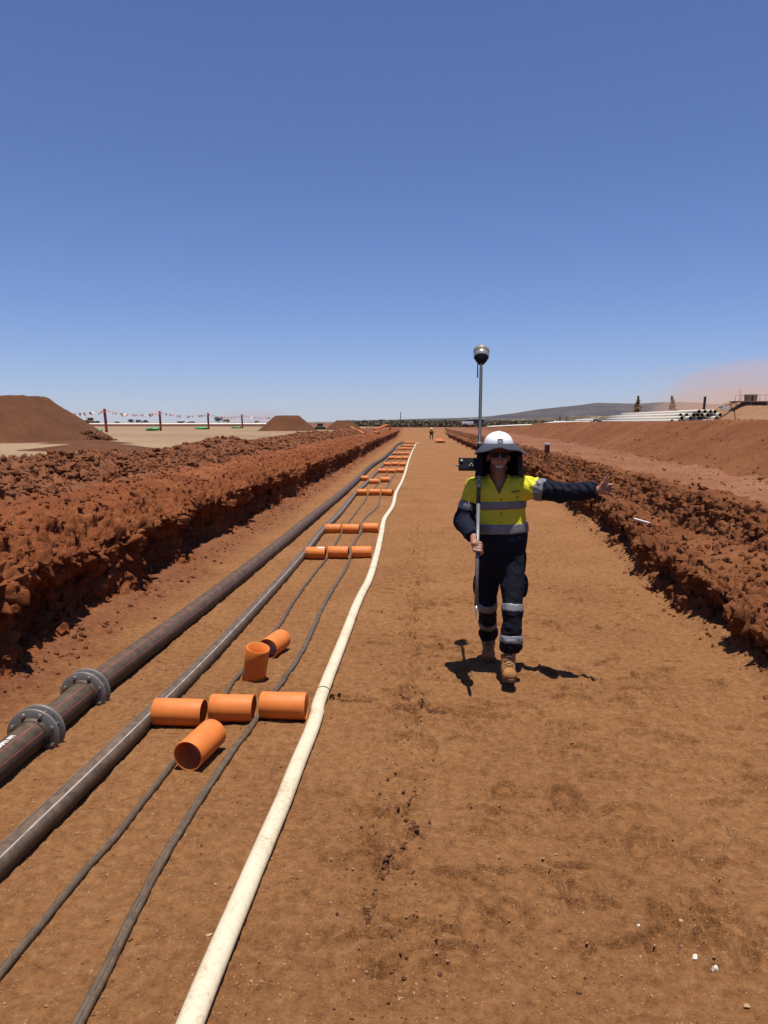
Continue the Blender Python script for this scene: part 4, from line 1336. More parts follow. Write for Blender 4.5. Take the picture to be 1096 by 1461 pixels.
# trousers
tr = Field((0.36, 5.32, 0.08), (0.88, 6.20, 1.10), 0.008)
tr.cap((0.618, 5.725, 0.90), (0.620, 5.725, 1.04), 0.168, 0.160, 0.05, (1, 0.76, 1))
for hp, kn, an, lift, rk in ((hipR, knR, anR, 0.06, 0.062), (hipL, knL, anL, 0.175, 0.069)):
    ax_ = (an - kn) / np.linalg.norm(an - kn)
    tr.cap(hp + (0, 0, -0.02), kn, 0.100, rk, 0.04); tr.cap(kn, an - ax_ * lift * 0.9, rk, rk + 0.001, 0.03)
    tr.cap(an - ax_ * (lift + 0.005), an - ax_ * (lift - 0.012), rk + 0.012, rk + 0.010, 0.012)
tr.ell((0.795, 5.70, 0.665), (0.022, 0.060, 0.085), 0.015)      # cargo pockets
tr.ell((0.440, 5.75, 0.665), (0.022, 0.060, 0.085), 0.015)
def folds_tr(V):
    return 0.009 * fbm(V * A3(8, 8, 5) + V[:, 2:3] * A3(3, 0, 0), 2, 211, billow=True) + 0.006 * fbm(V * A3(9, 9, 22), 2, 212, billow=True) * np.clip((0.62 - V[:, 2]) * 4, 0.3, 1)
TROUSERS = skin_obj('trousers', tr, M['navy'], PERSON, B, folds_tr, 1)
for kn, an, t0 in ((knL, anL, -0.10), (knL, anL, 0.50), (knR, anR, -0.04), (knR, anR, 0.52)):
    band('reflective_tape', tr, armband(kn, an, t0, 0.027), M['tape'], folds_tr, TROUSERS)

# boots
def boot(heel, toe, ank, sd):
    root_loc = np.array(B)
    heel, toe, ank = A3(*heel), A3(*toe), A3(*ank)
    f = (toe - heel) / np.linalg.norm(toe - heel)
    s = np.cross(f, A3(0, 0, 1)); s /= np.linalg.norm(s); u = np.cross(s, f)
    at = lambda a, b_, c_: heel + f * a + s * b_ + u * c_
    F_ = Field(np.minimum(heel, toe) - 0.09, np.maximum(heel, toe) + A3(0.09, 0.09, 0.24), 0.006)
    F_.cap(at(0.035, 0, 0.055), at(0.09, 0, 0.055), 0.040, 0.042, 0.02)
    F_.cap(at(0.09, 0, 0.052), at(0.235, 0.002, 0.044), 0.043, 0.041, 0.03, (1.0, 1, 1))
    F_.ell(at(0.235, 0.002, 0.050), (0.052, 0.056, 0.042), 0.02)
    F_.cap(at(0.075, 0, 0.07), at(0.060, 0, 0.185), 0.047, 0.052, 0.03)
    F_.cap(at(0.10, 0, 0.10), at(0.19, 0, 0.060), 0.038, 0.036, 0.03)
    g = F_.grid()
    h_ = (g - heel) @ u
    F_.D = np.maximum(F_.D, (0.024 - h_)).astype(np.float32); F_.D = np.maximum(F_.D, h_ - 0.19).astype(np.float32)
    o = skin_obj('boot', F_, M['boot'], PERSON, B, lambda V: 0.0022 * fbm(V * 26, 3, 221), 1)
    # sole, outline swept
    n = 40
    t = np.linspace(0, 2 * math.pi, n, endpoint=False)
    a_ = 0.142 - 0.142 * np.cos(t); w_ = np.sin(t) * np.where(a_ > 0.16, 0.053, 0.044) * (1 - 0.12 * np.exp(-((a_ - 0.12) / 0.04) ** 2))
    w_ = np.sign(w_) * np.abs(w_) ** 0.75 * 0.053 ** 0.25
    ring = lambda c_, k: np.array([at(x * k + 0.142 * (1 - k), y * k, c_) for x, y in zip(a_, w_)])
    V = np.vstack([ring(0.0, 0.95), ring(0.003, 1.0), ring(0.020, 1.03), ring(0.028, 1.0)])
    V = np.vstack([V, at(0.142, 0, 0.0)[None], at(0.142, 0, 0.030)[None]]) - B
    fc = []
    for r in range(3):
        for j in range(n): fc.append((r * n + j, r * n + (j + 1) % n, (r + 1) * n + (j + 1) % n, (r + 1) * n + j))
    for j in range(n): fc.append((4 * n, (j + 1) % n, j)); fc.append((4 * n + 1, 3 * n + j, 3 * n + (j + 1) % n))
    me = bpy.data.meshes.new('sole'); me.from_pydata([tuple(v) for v in V], [], fc); me.update()
    link('sole', me, M['sole'], o)
    for k in range(5):
        a0 = 0.172 - 0.019 * k; c0 = 0.108 + 0.020 * k if k < 3 else 0.108 + 0.022 * k
        pts = [at(a0 + 0.006, -0.030, c0 - 0.014), at(a0 + 0.012, -0.010, c0), at(a0 + 0.012, 0.010, c0), at(a0 + 0.006, 0.030, c0 - 0.014)]
        tube('lace', spline([p - B for p in pts], near=0.008), 0.0042, M['lace'], o, 6)
    return o
boot((0.655, 5.485, 0.000), (0.648, 5.205, 0.075), anL, 1)
boot((0.570, 6.115, 0.085), (0.548, 5.845, 0.012), anR, -1)

# hard hat with brim and neck flap
hc = A3(0.583, 5.705, 1.742) - A3(*B)
prof = [(0.107, -0.004), (0.110, 0.0), (0.109, 0.006)] + [(0.107 * math.cos(t), 0.006 + 0.088 * math.sin(t)) for t in np.linspace(0.08, math.pi / 2 - 0.02, 14)] + [(0.0005, 0.094)]
HAT = lathe('hard_hat', prof, M['hat'], PERSON, 40, M=Matrix.Translation(Vector(hc)) @ Matrix.Rotation(math.radians(4), 4, 'X') @ Matrix.Diagonal((1, 1.2, 1, 1)))
ridge = []
for t in np.linspace(0.95, math.pi - 0.6, 14):
    ridge.append(hc + A3(0, -0.126 * math.cos(t), 0.003 + 0.088 * math.sin(t)))
tube('crown_ridge', ridge, 0.008, M['hat'], HAT, 8)
def hat_pt(x, z):            # point on the front of the shell
    y = -1.2 * math.sqrt(max(0.107 ** 2 - x * x - ((z - 0.006) * 0.107 / 0.088) ** 2, 0))
    return A3(x, y, z)
bm = text_mesh('PPS', 0.025, 1.1, 0.0018)
w0 = max(v.co.x for v in bm.verts)
for v in bm.verts:
    q = hat_pt(v.co.x - w0 / 2, v.co.y + 0.018); q += hc + A3(0, -0.006, 0.003); v.co = q
new_obj_bm('word_mark', bm, M['print_dark'], HAT)
bm = bmesh.new()
def bar(p, q, w):
    p = np.array(p); q = np.array(q); d = (q - p) / np.linalg.norm(q - p); nrm = np.array((-d[1], d[0])) * w / 2
    vs = [bm.verts.new(hat_pt(*x) + hc + A3(0, -0.006, 0.004)) for x in (p - nrm, q - nrm, q + nrm, p + nrm)]
    bm.faces.new(vs)
bar((-0.012, 0.043), (0.0, 0.057), 0.003); bar((0.0, 0.057), (0.012, 0.043), 0.003); bar((-0.006, 0.043), (0.0, 0.050), 0.003); bar((0.0, 0.050), (0.006, 0.043), 0.003)
M['print_grey'] = plain('grey_print', (0.30, 0.31, 0.33), 0.5)
new_obj_bm('emblem', bm, M['print_grey'], HAT)

TH = np.linspace(0, 2 * math.pi, 72, endpoint=False)     # 0 = +x, -90 deg = camera
def brim_r(t):
    d = np.degrees(t) % 360
    return np.interp(d, [0, 40, 90, 130, 150, 168, 185, 205, 235, 270, 310, 340, 360], [0.205, 0.20, 0.19, 0.170, 0.132, 0.130, 0.180, 0.205, 0.205, 0.200, 0.205, 0.212, 0.205])
def brim_z(t):
    d = np.degrees(t) % 360
    return np.interp(d, [0, 30, 90, 150, 180, 200, 235, 270, 305, 335, 360], [-0.078, -0.070, -0.05, -0.05, -0.070, -0.080, -0.048, -0.022, -0.044, -0.078, -0.078])
rows_, nr = [], 8
for k in range(nr):
    s_ = k / (nr - 1)
    r0 = 0.110 * np.sqrt(1 / (np.cos(TH) ** 2 + (np.sin(TH) / 1.2) ** 2)) * 0.99
    r = r0 + (np.maximum(brim_r(TH), r0 + 0.004) - r0) * s_
    z = 0.006 + (brim_z(TH) - 0.006) * (s_ ** 1.3) + 0.005 * np.sin(TH * 7 + 1) * s_
    rows_.append(np.stack([r * np.cos(TH), r * np.sin(TH), z], 1) + hc)
def solid_sheet(name, rows_, closed, th, mat, parent):
    V = np.array(rows_); nr, nc = V.shape[:2]
    F = []
    for i in range(nr - 1):
        for j in range(nc if closed else nc - 1):
            F.append((i * nc + j, i * nc + (j + 1) % nc, (i + 1) * nc + (j + 1) % nc, (i + 1) * nc + j))
    bm = bmesh.new()
    vs = [bm.verts.new(v) for v in V.reshape(-1, 3)]
    for f in F: bm.faces.new([vs[i] for i in f])
    bmesh.ops.recalc_face_normals(bm, faces=bm.faces)
    bmesh.ops.solidify(bm, geom=bm.faces[:], thickness=th)
    return new_obj_bm(name, bm, mat, parent, smooth=True)
solid_sheet('brim', rows_, True, 0.004, M['brim'], HAT)
# flap: curtain from one cheek round the back to the other
ang = np.radians(np.linspace(-38, 216, 60))
def flap_r(t):
    d = np.degrees(t)
    return np.interp(d, [-40, -15, 10, 60, 90, 120, 148, 165, 180, 200, 218], [0.160, 0.178, 0.180, 0.165, 0.150, 0.135, 0.112, 0.108, 0.158, 0.172, 0.150])
rows_ = []
for k in range(14):
    s_ = k / 13
    r = flap_r(ang) * (1 + 0.04 * s_) + 0.007 * np.sin(ang * 9 + 2.0 * s_) * s_
    z = -0.035 + (brim_z(ang) * 0.4) * (1 - s_) - (0.222 + 0.02 * np.sin(ang * 3)) * s_
    rows_.append(np.stack([r * np.cos(ang), r * np.sin(ang), z], 1) + hc + A3(0, 0.012, 0))
solid_sheet('neck_flap', rows_, False, 0.004, M['flap'], HAT)

# sunglasses, teeth
hh = HD - A3(*B)
bm = bmesh.new()
for sx in (-1, 1):
    pts = []
    for j in range(16):
        t = 2 * math.pi * j / 16
        x = sx * 0.034 + 0.029 * math.copysign(abs(math.cos(t)) ** 0.7, math.cos(t)); z = 0.016 + 0.019 * math.copysign(abs(math.sin(t)) ** 0.8, math.sin(t))
        pts.append(hh + A3(x, -0.098 + 6.0 * x * x, z))
    vs = [bm.verts.new(p) for p in pts]
    bm.faces.new(vs if sx > 0 else vs[::-1])
bmesh.ops.solidify(bm, geom=bm.faces[:], thickness=0.004)
GLASSES = new_obj_bm('sunglasses', bm, M['lens'], PERSON, smooth=False)
tube('glasses_frame', spline([hh + A3(x, -0.101 + 6.0 * x * x, 0.033 - 2.0 * x * x) for x in np.linspace(-0.066, 0.066, 9)], near=0.006), 0.0042, M['black'], GLASSES, 6)
for sx in (-1, 1):
    tube('glasses_arm', spline([hh + A3(sx * 0.066, -0.074, 0.025), hh + A3(sx * 0.079, -0.03, 0.022), hh + A3(sx * 0.082, 0.02, 0.018)], near=0.01), 0.0036, M['black'], GLASSES, 6)
bm = bmesh.new()
prev = None
for j in range(9):
    x = -0.028 + 0.056 * j / 8
    y = -0.0850 + 9.0 * x * x; zt = -0.0635 - 3 * x * x * -1; zb = -0.0795 + 12 * x * x
    a = bm.verts.new(hh + A3(x, y, -0.0635 + 4 * x * x)); b_ = bm.verts.new(hh + A3(x, y + 0.001, zb))
    if prev: bm.faces.new((prev[0], a, b_, prev[1]))
    prev = (a, b_)
bmesh.ops.solidify(bm, geom=bm.faces[:], thickness=0.003)
new_obj_bm('teeth', bm, M['tooth'], PERSON)
# word mark on the chest
bm = text_mesh('INTREC', 0.020, 1.0, 0.001)
w0 = max(v.co.x for v in bm.verts)
for v in bm.verts:
    x = v.co.x - w0 / 2; z = v.co.y
    v.co = A3(0.706 + x * 0.95, 5.617 + 0.18 * x + 0.03 * max(0, x), 1.388 + z + 0.16 * x) - A3(*B) + A3(0, -0.012, 0)
new_obj_bm('word_mark', bm, M['print_dark'], SHIRT)

# ------------------------------------------------------------------ survey pole with satellite receiver
M['carbon'] = plain('dark_pole', (0.022, 0.023, 0.026), 0.45, vary=0.2)
M['alloy'] = plain('grey_pole', (0.19, 0.19, 0.185), 0.45, 0.3, vary=0.12)
M['recv'] = plain('receiver_shell', (0.30, 0.275, 0.20), 0.4, vary=0.08, vscale=12)
M['recv_band'] = plain('receiver_band', (0.42, 0.41, 0.38), 0.3, 0.4, vary=0.05)
POLE = empty('survey_pole', tuple(p_tip), 'survey pole with a domed receiver on top, resting on the walking man\'s shoulder', 'survey pole')
pl_len = float(np.linalg.norm(p_top - p_tip))
Q = Vector(p_dir).to_track_quat('Z', 'Y').to_matrix().to_4x4()
# spin the pole's own frame so that its local +X looks at the camera
loc_cam = Q.to_3x3().inverted() @ Vector((0, -1, 0))
Q = Q @ Matrix.Rotation(math.atan2(loc_cam.y, loc_cam.x), 4, 'Z')
def onpole(o): o.matrix_local = Q; return o
zl = lambda z: (z - p_tip[2]) / p_dir[2]
onpole(lathe('pole_lower', [(0.0005, 0.06), (0.0135, 0.06), (0.0135, zl(1.32)), (0.0005, zl(1.32))], M['alloy'], POLE, 20))
onpole(lathe('pole_upper', [(0.0005, zl(1.31)), (0.0155, zl(1.31)), (0.0155, zl(1.53)), (0.0125, zl(1.535)), (0.0125, pl_len), (0.0005, pl_len)], M['carbon'], POLE, 20))
onpole(lathe('clamp_collar', [(0.013, zl(1.70)), (0.020, zl(1.702)), (0.021, zl(1.735)), (0.017, zl(1.745)), (0.0125, zl(1.747))], M['black'], POLE, 20))
onpole(lathe('clamp_ring', [(0.0125, zl(1.728)), (0.0225, zl(1.73)), (0.0225, zl(1.742)), (0.0125, zl(1.744))], M['galv'], POLE, 20))
onpole(lathe('tip', [(0.0005, -0.035), (0.003, -0.03), (0.009, 0.03), (0.011, 0.062), (0.0005, 0.064)], M['bolt'], POLE, 16))
onpole(lathe('thread', [(0.0005, pl_len), (0.008, pl_len), (0.008, pl_len + 0.022), (0.012, pl_len + 0.022), (0.012, pl_len + 0.035), (0.0005, pl_len + 0.036)], M['bolt'], POLE, 16))
z0 = pl_len + 0.030
RECV = onpole(lathe('receiver', [(0.0005, z0), (0.018, z0), (0.024, z0 + 0.006), (0.046, z0 + 0.040), (0.057, z0 + 0.066)], M['black'], POLE, 36))
lathe('receiver_band', [(0.058, z0 + 0.064), (0.0605, z0 + 0.068), (0.062, z0 + 0.102), (0.0605, z0 + 0.106)], M['recv_band'], RECV, 36)
lathe('dome', [(0.0605, z0 + 0.106), (0.0635, z0 + 0.110), (0.0635, z0 + 0.134)] + [(0.0635 * math.cos(t), z0 + 0.134 + 0.036 * math.sin(t)) for t in np.linspace(0.1, 1.55, 9)], M['recv'], RECV, 36)
o = rod('antenna', (0.010, -0.028, z0 + 0.012), (0.010, -0.028, z0 - 0.135), 0.0042, M['black'], POLE, r2=0.006); onpole(o)
# field computer on its bracket
ctl = Matrix.Identity(4)
cz = zl(1.575)
o = rod('bracket', (0.012, 0, cz), (0.016, -0.075, cz + 0.01), 0.016, M['black'], POLE); onpole(o)
bm = bmesh.new(); bm_box(bm, (0.012, -0.088, cz + 0.005), (0.045, 0.135, 0.095), Euler((0.0, 0.25, -0.1)), 0.008)
CTRL = onpole(new_obj_bm('controller', bm, M['black'], POLE))
bm = bmesh.new(); bm_box(bm, (-0.015, -0.088, cz + 0.012), (0.006, 0.105, 0.070), Euler((0.0, 0.25, -0.1)), 0.002)
new_obj_bm('screen', bm, M['lens'], CTRL)
bm = bmesh.new(); bm_cyl(bm, (0.020, -0.152, cz - 0.010), (0.022, -0.176, cz - 0.016), 0.009, 0.006, 10); bm_cyl(bm, (0.030, -0.135, cz + 0.020), (0.044, -0.135, cz + 0.020), 0.010, 0.010, 10)
new_obj_bm('knob', bm, M['galv'], CTRL)
for k in range(3):
    rod('connector', (0.034, -0.050 - 0.012 * k, cz - 0.02 + 0.016 * (k % 2)), (0.045, -0.050 - 0.012 * k, cz - 0.02 + 0.016 * (k % 2)), 0.006, M['galv'], CTRL, seg=8)
# lettering down the pole
bm = text_mesh('SECO', 0.033, 1.35, 0.0012)
w0 = max(v.co.x for v in bm.verts)
for v in bm.verts:
    along = zl(1.525) - v.co.x * 1.25; a = (v.co.y - 0.012) / 0.0162
    v.co = (0.0163 * math.cos(a), 0.0163 * math.sin(a), along)
onpole(new_obj_bm('print', bm, M['white_print'], POLE))

# ------------------------------------------------------------------ the left pad and what stands on it
def heap(name, cx, cy, hx, hy, px, py, z0, H, label, mat, seed, n=90, rough=0.05, cat='earth pile'):
    """flat-topped pile: half-widths hx, hy at the foot, px, py at the top"""
    u = np.linspace(-1.12, 1.12, n)
    X, Y = np.meshgrid(u * hx, u * hy)
    q = np.stack([X.ravel(), Y.ravel(), np.zeros(X.size)], 1)
    wob = fbm(q / hy * 1.1 + seed, 3, seed).reshape(X.shape) * 0.10
    ex = np.maximum(np.abs(X) - px, 0) / (hx - px); ey = np.maximum(np.abs(Y) - py, 0) / (hy - py)
    e = np.sqrt(ex ** 2 + ey ** 2) * (1 + wob)
    t = np.clip(1 - e, 0, 1)
    soft = np.where(t < 0.12, t * t / 0.24 + 0.0, t - 0.06) / 0.94
    Z = H * np.minimum(soft, 0.985 + 0.015 * soft)
    Z = Z + (fbm(q * 1.6, 4, seed + 1).reshape(X.shape) * rough + fbm(q * 6.0, 2, seed + 2).reshape(X.shape) * rough * 0.35) * np.clip(t * 6, 0, 1)
    Z = np.where(e > 1.0, -0.25 * (e - 1.0) * H - 0.02, Z)
    o = link(name, mesh_np(name, np.stack([X, Y, Z], -1).reshape(-1, 3), grid_faces(n, n)), mat)
    o.location = (cx, cy, z0)
    return tag(o, label, cat)
heap('earth_stockpile', -21.3, 33.4, 7.1, 4.2, 4.1, 1.0, 1.10, 1.96, 'largest brown earth stockpile, cut off by the left edge', M['pile'], 301, 180, 0.09)
heap('earth_stockpile', -13.15, 75.0, 2.95, 2.6, 1.05, 0.7, 1.08, 1.52, 'flat-topped brown earth stockpile right of the marker posts', M['pile'], 311, 70)
heap('earth_stockpile', -8.7, 86.0, 2.35, 2.0, 0.75, 0.5, 1.02, 1.12, 'low brown earth stockpile next to the dark crates', M['pile'], 321, 60)
heap('low_spill', -9.6, 22.0, 2.6, 1.5, 0.5, 0.3, 1.06, 0.22, 'low brown spill of soil in front of the largest stockpile', M['pile'], 331, 50, 0.03)
heap('low_spill', -13.0, 29.0, 2.2, 1.2, 0.4, 0.3, 1.06, 0.16, 'thin brown spill of soil by the toe of the largest stockpile', M['pile'], 341, 40, 0.03)

n = 420
a = RNG.uniform(math.pi * 1.0, math.pi * 2.15, n)
k = 0.80 + 0.30 * RNG.random(n)
sx_, sy_ = -21.3 + 4.1 * np.sign(np.cos(a)) * np.abs(np.cos(a)) ** .5 + 3.0 * k * np.cos(a), 33.4 + 1.0 * np.sin(a) + 3.2 * k * np.sin(a)
s = power(n, 0.03, 0.13, 2.6)
scatter('stockpile_clods', np.stack([sx_, sy_, 1.13 + s * 0.3 + np.clip(1.0 - k, 0, 1) * 1.7], 1), s, 1, M['pile'])

M['post_red'] = plain('red_post', (0.32, 0.035, 0.025), 0.5, vary=0.25, vscale=3)
M['post_dark'] = plain('faded_post', (0.14, 0.04, 0.035), 0.6, vary=0.25, vscale=3)
M['green'] = plain('green_sack', (0.07, 0.34, 0.11), 0.7, vary=0.3, vscale=6)
M['flag_red'] = plain('flag_red', (0.62, 0.10, 0.05), 0.6)
M['flag_white'] = plain('flag_white', (0.80, 0.76, 0.72), 0.6)
M['rope'] = plain('rope', (0.45, 0.30, 0.26), 0.8)
POSTS = [(-26.0, 62.0, 1.95), (-26.1, 75.5, 1.95), (-25.3, 90.0, 1.95), (-25.2, 107.0, 1.95)]
pl_names = ['nearest of the red marker posts, leaning a little beside the largest stockpile', 'second red marker post from the largest stockpile', 'third red marker post from the largest stockpile', 'farthest red marker post, closest to the flat-topped stockpile']
for (x, y, h), lab in zip(POSTS, pl_names):
    r = empty('marker_post', (x, y, 1.08), lab, 'post', 'red marker posts carrying bunting')
    lean = random.uniform(-0.12, -0.03)
    tube('post', spline([(0, 0, -0.1), (lean * .5, 0, h * .5), (lean, 0, h)], near=0.3), 0.11, M['post_red'], r, 10)
    rod('mid_band', (lean * .42, 0, h * .42), (lean * .80, 0, h * .80), 0.118, M['post_dark'], r, seg=10)
    lathe('cap', [(0.001, h + .05), (0.09, h + .04), (0.125, h), (0.125, h - 0.06), (0.11, h - 0.07)], M['flag_red'], r, 10, loc=(lean, 0, 0))
    v = rock_verts(2, 1, 0.10)[0] * np.array((0.80, 0.40, 0.24))
    o = link('sandbag', mesh_np('sandbag', v, ICO[2][1], True), M['green'])
    o.location = (x - 0.85, y - 0.05, 1.22); tag(o, 'green sandbag at the foot of the ' + lab.split(',')[0].replace('of the red marker posts', 'red marker post'), 'sandbag', 'green sandbags at the marker posts')
flag_me = {}
for key in ('flag_red', 'flag_white'):
    bm = bmesh.new()
    vs = [bm.verts.new(p) for p in ((-0.10, 0, 0), (0.10, 0, 0), (0.05, 0.03, -0.16), (0.0, 0.0, -0.30), (-0.05, -0.03, -0.16))]
    bm.faces.new(vs)
    me = bpy.data.meshes.new('flag'); bm.to_mesh(me); bm.free(); me.materials.append(M[key]); flag_me[key] = me
ends = [(-29.6, 56.5, 1.95)] + POSTS + [(-20.5, 112.0, 1.95)]
span_lab = ['bunting of red and white flags from the largest stockpile to the nearest marker post', 'bunting of red and white flags between the first two marker posts',
            'bunting of red and white flags between the second and third marker posts', 'bunting of red and white flags between the last two marker posts', 'bunting of red and white flags beyond the farthest marker post']
for s_ in range(5):
    a = A3(ends[s_][0], ends[s_][1], 1.08 + ends[s_][2] - 0.10); b_ = A3(ends[s_ + 1][0], ends[s_ + 1][1], 1.08 + ends[s_ + 1][2] - 0.10)
    r = empty('bunting', tuple(a), span_lab[s_], 'bunting', 'bunting strung between the marker posts')
    pts = []
    for t in np.linspace(0, 1, 13):
        pts.append((b_ - a) * t + A3(0, 0, -0.30 * 4 * t * (1 - t)))
    tube('rope', pts, 0.008, M['rope'], r, 5)
    nfl = 15
    for j in range(nfl):
        t = (j + 0.5) / nfl + random.uniform(-0.012, 0.012)
        o = bpy.data.objects.new('flag', flag_me['flag_red' if (j + random.randint(0, 1)) % 2 else 'flag_white']); COL.objects.link(o); o.parent = r
        o.location = (b_ - a) * t + A3(0, 0, -0.30 * 4 * t * (1 - t))
        o.rotation_euler = (random.uniform(-0.9, 0.9), random.uniform(-0.8, 0.8), random.uniform(-0.9, 0.9)); o.scale = (random.uniform(0.8, 1.4),) * 3

M['pipe_white'] = plain('white_pipe', (0.78, 0.72, 0.61), 0.45, k=0.85, vary=0.06, vscale=0.7, dust=((0.55, 0.36, 0.22), 0.2))
M['pipe_in'] = plain('pipe_bore', (0.10, 0.08, 0.07), 0.7)
o = tube('white_pipeline', spline([(-112, 246, 1.32), (-90, 249, 1.32), (-70, 252, 1.34), (-48, 255, 1.36), (-42, 256, 1.36)], near=4.0), 0.42, M['pipe_white'], None, 14)
tag(o, 'long white pipeline lying across the pad on the left horizon', 'pipeline')
v, f = tube_arrays(spline([(-118, 240, 0.98), (-80, 244.5, 1.0), (-40, 250, 1.0)], near=3.0), 0.62, 10, 0.6)
v = v + 0.10 * fbm(v * 0.8, 2, 351)[:, None]
o = link('earth_windrow', mesh_np('earth_windrow', v, f), M['pile']); tag(o, 'thin dark strip of heaped earth in front of the white pipeline', 'earth pile')

# yellow loader
M['yellow'] = plain('machine_yellow', (0.60, 0.36, 0.05), 0.5, vary=0.15, vscale=1.0, dust=((0.45, 0.27, 0.14), 0.4))
M['glass'] = plain('dark_glass', (0.02, 0.025, 0.03), 0.15)
M['tyre'] = plain('tyre_rubber', (0.03, 0.026, 0.024), 0.85, vary=0.2, dust=((0.25, 0.14, 0.08), 0.35))
def wheel(parent, c, r, w, ax='Y'):
    R = Matrix.Rotation(math.pi / 2, 4, 'X') if ax == 'Y' else Matrix.Rotation(math.pi / 2, 4, 'Y')
    t = lathe('tyre', [(r * .55, -w / 2), (r * .92, -w / 2), (r, -w * .38), (r, w * .38), (r * .92, w / 2), (r * .55, w / 2)], M['tyre'], parent, 20, M=Matrix.Translation(c) @ R)
    lathe('rim', [(0.001, -w * .35), (r * .56, -w * .42), (r * .56, w * .42), (0.001, w * .35)], M['galv'], t, 14, M=Matrix.Translation(c) @ R)
L = empty('wheel_loader', (-110.5, 250, 0.97), 'yellow and black wheel loader at the left end of the white pipeline', 'loader')
bm = bmesh.new(); bm_box(bm, (-1.6, 0, 1.25), (2.5, 1.9, 1.0), None, 0.15); new_obj_bm('engine_cover', bm, M['tyre'], L)
bm = bmesh.new(); bm_box(bm, (0.3, 0, 1.9), (1.4, 1.5, 1.5), None, 0.12); CAB = new_obj_bm('cab', bm, M['yellow'], L)
bm = bmesh.new(); bm_box(bm, (0.3, 0, 2.15), (1.42, 1.52, 0.75), None, 0.03); new_obj_bm('window', bm, M['glass'], CAB)
bm = bmesh.new(); bm_box(bm, (1.9, 0.5, 1.3), (2.2, 0.25, 0.35), Euler((0, 0.25, 0)), 0.04); bm_box(bm, (1.9, -0.5, 1.3), (2.2, 0.25, 0.35), Euler((0, 0.25, 0)), 0.04); new_obj_bm('boom', bm, M['yellow'], L)
bm = bmesh.new(); bm_box(bm, (3.2, 0, 0.65), (1.0, 2.5, 0.12), Euler((0, -0.2, 0))); bm_box(bm, (2.75, 0, 1.05), (0.12, 2.5, 0.9), Euler((0, 0.2, 0))); new_obj_bm('bucket', bm, M['tyre'], L)
for x in (-1.5, 1.2):
    for y in (-1.0, 1.0): wheel(L, (x, y, 0.70), 0.70, 0.5)
rod('exhaust', (-1.2, 0.4, 1.7), (-1.2, 0.4, 2.6), 0.07, M['tyre'], L, seg=8)

# dark crates between the stockpiles
M['maroon'] = plain('maroon_slats', (0.045, 0.018, 0.016), 0.7, vary=0.3, vscale=3)
for k, (x, z) in enumerate(((-11.95, 1.06), (-11.30, 1.06), (-11.62, 1.44))):
    r = empty('crate', (x, 88.0, z), ['dark maroon crate, left one on the ground beside the low stockpile', 'dark maroon crate, right one on the ground beside the low stockpile', 'dark maroon crate lying on top of the two others'][k], 'crate', 'dark crates by the low stockpile')
    for j in range(3): box('slat', (0, -0.28, 0.07 + 0.12 * j), (0.62, 0.03, 0.10), M['maroon'], r)
    box('inner_box', (0, 0.0, 0.18), (0.60, 0.52, 0.35), M['maroon'], r)

# orange conduits lying about on the left bank
def conduit(a, b_, label, r=0.080):
    a, b_ = A3(*a), A3(*b_)
    v, f = tube_arrays([a, a * .5 + b_ * .5, b_], r, 16)
    v2, f2 = tube_arrays([a, a * .5 + b_ * .5, b_], r * .9, 16)
    n = len(v)
    F = [tuple(x) for x in f] + [tuple(x[::-1] + n) for x in f2]
    for o_ in (0, 32):
        for j in range(16): F.append((o_ + j, n + o_ + j, n + o_ + (j + 1) % 16, o_ + (j + 1) % 16))
    me = bpy.data.meshes.new('orange_conduit'); me.from_pydata([tuple(x) for x in np.vstack([v, v2]) - a], [], F); me.update()
    me.polygons.foreach_set('use_smooth', np.array([True] * (len(f) * 2) + [False] * 32))
    o = link('orange_conduit', me, M['orange']); o.location = a
    return tag(o, label, 'conduit', None)
conduit((-5.75, 63, 1.52), (-4.25, 58.5, 1.02), 'orange conduit sloping down to the right on the left bank', 0.095)
conduit((-4.55, 75, 1.22), (-3.45, 79, 1.66), 'orange conduit propped up towards the right on the left bank', 0.095)
conduit((-3.95, 66, 1.10), (-3.55, 65, 1.02), 'short orange conduit stub lying between the two sloping conduits', 0.09)
conduit((-3.12, 78, 1.10), (-3.10, 78, 1.62), 'short orange conduit standing upright at the edge of the left bank', 0.09)

M['timber'] = plain('pale_timber', (0.38, 0.26, 0.15), 0.75, vary=0.2, vscale=6)
M['pole_dark'] = plain('dark_timber', (0.04, 0.032, 0.028), 0.8, vary=0.3, vscale=2)
TRI = empty('tripod', (-4.95, 72, 1.02), 'pale wooden tripod on the left bank behind the orange conduits', 'tripod')
for a in (0.4, 2.5, 4.6): rod('leg', (0.32 * math.cos(a), 0.32 * math.sin(a), 0), (0.03 * math.cos(a), 0.03 * math.sin(a), 0.92), 0.022, M['timber'], TRI, seg=8)
lathe('head', [(0.001, 0.90), (0.09, 0.90), (0.09, 0.95), (0.001, 0.96)], M['timber'], TRI, 12)

def post_thing(name, x, y, z0, h, r, mat, label, cat='post', lean=(0, 0), cross=None):
    root = empty(name, (x, y, z0), label, cat)
    rod('shaft', (0, 0, -0.2), (lean[0], lean[1], h), r, M[mat], root, r2=r * 0.8, seg=10)
    if cross:
        rod('crossarm', (lean[0] - cross, 0, h * 0.94), (lean[0] + cross, 0, h * 0.94), r * 0.6, M[mat], root, seg=8)
    return root
post_thing('power_pole', -3.9, 150, 0.95, 3.1, 0.09, 'pole_dark', 'thin dark pole standing far beyond the end of the left bank', 'pole')

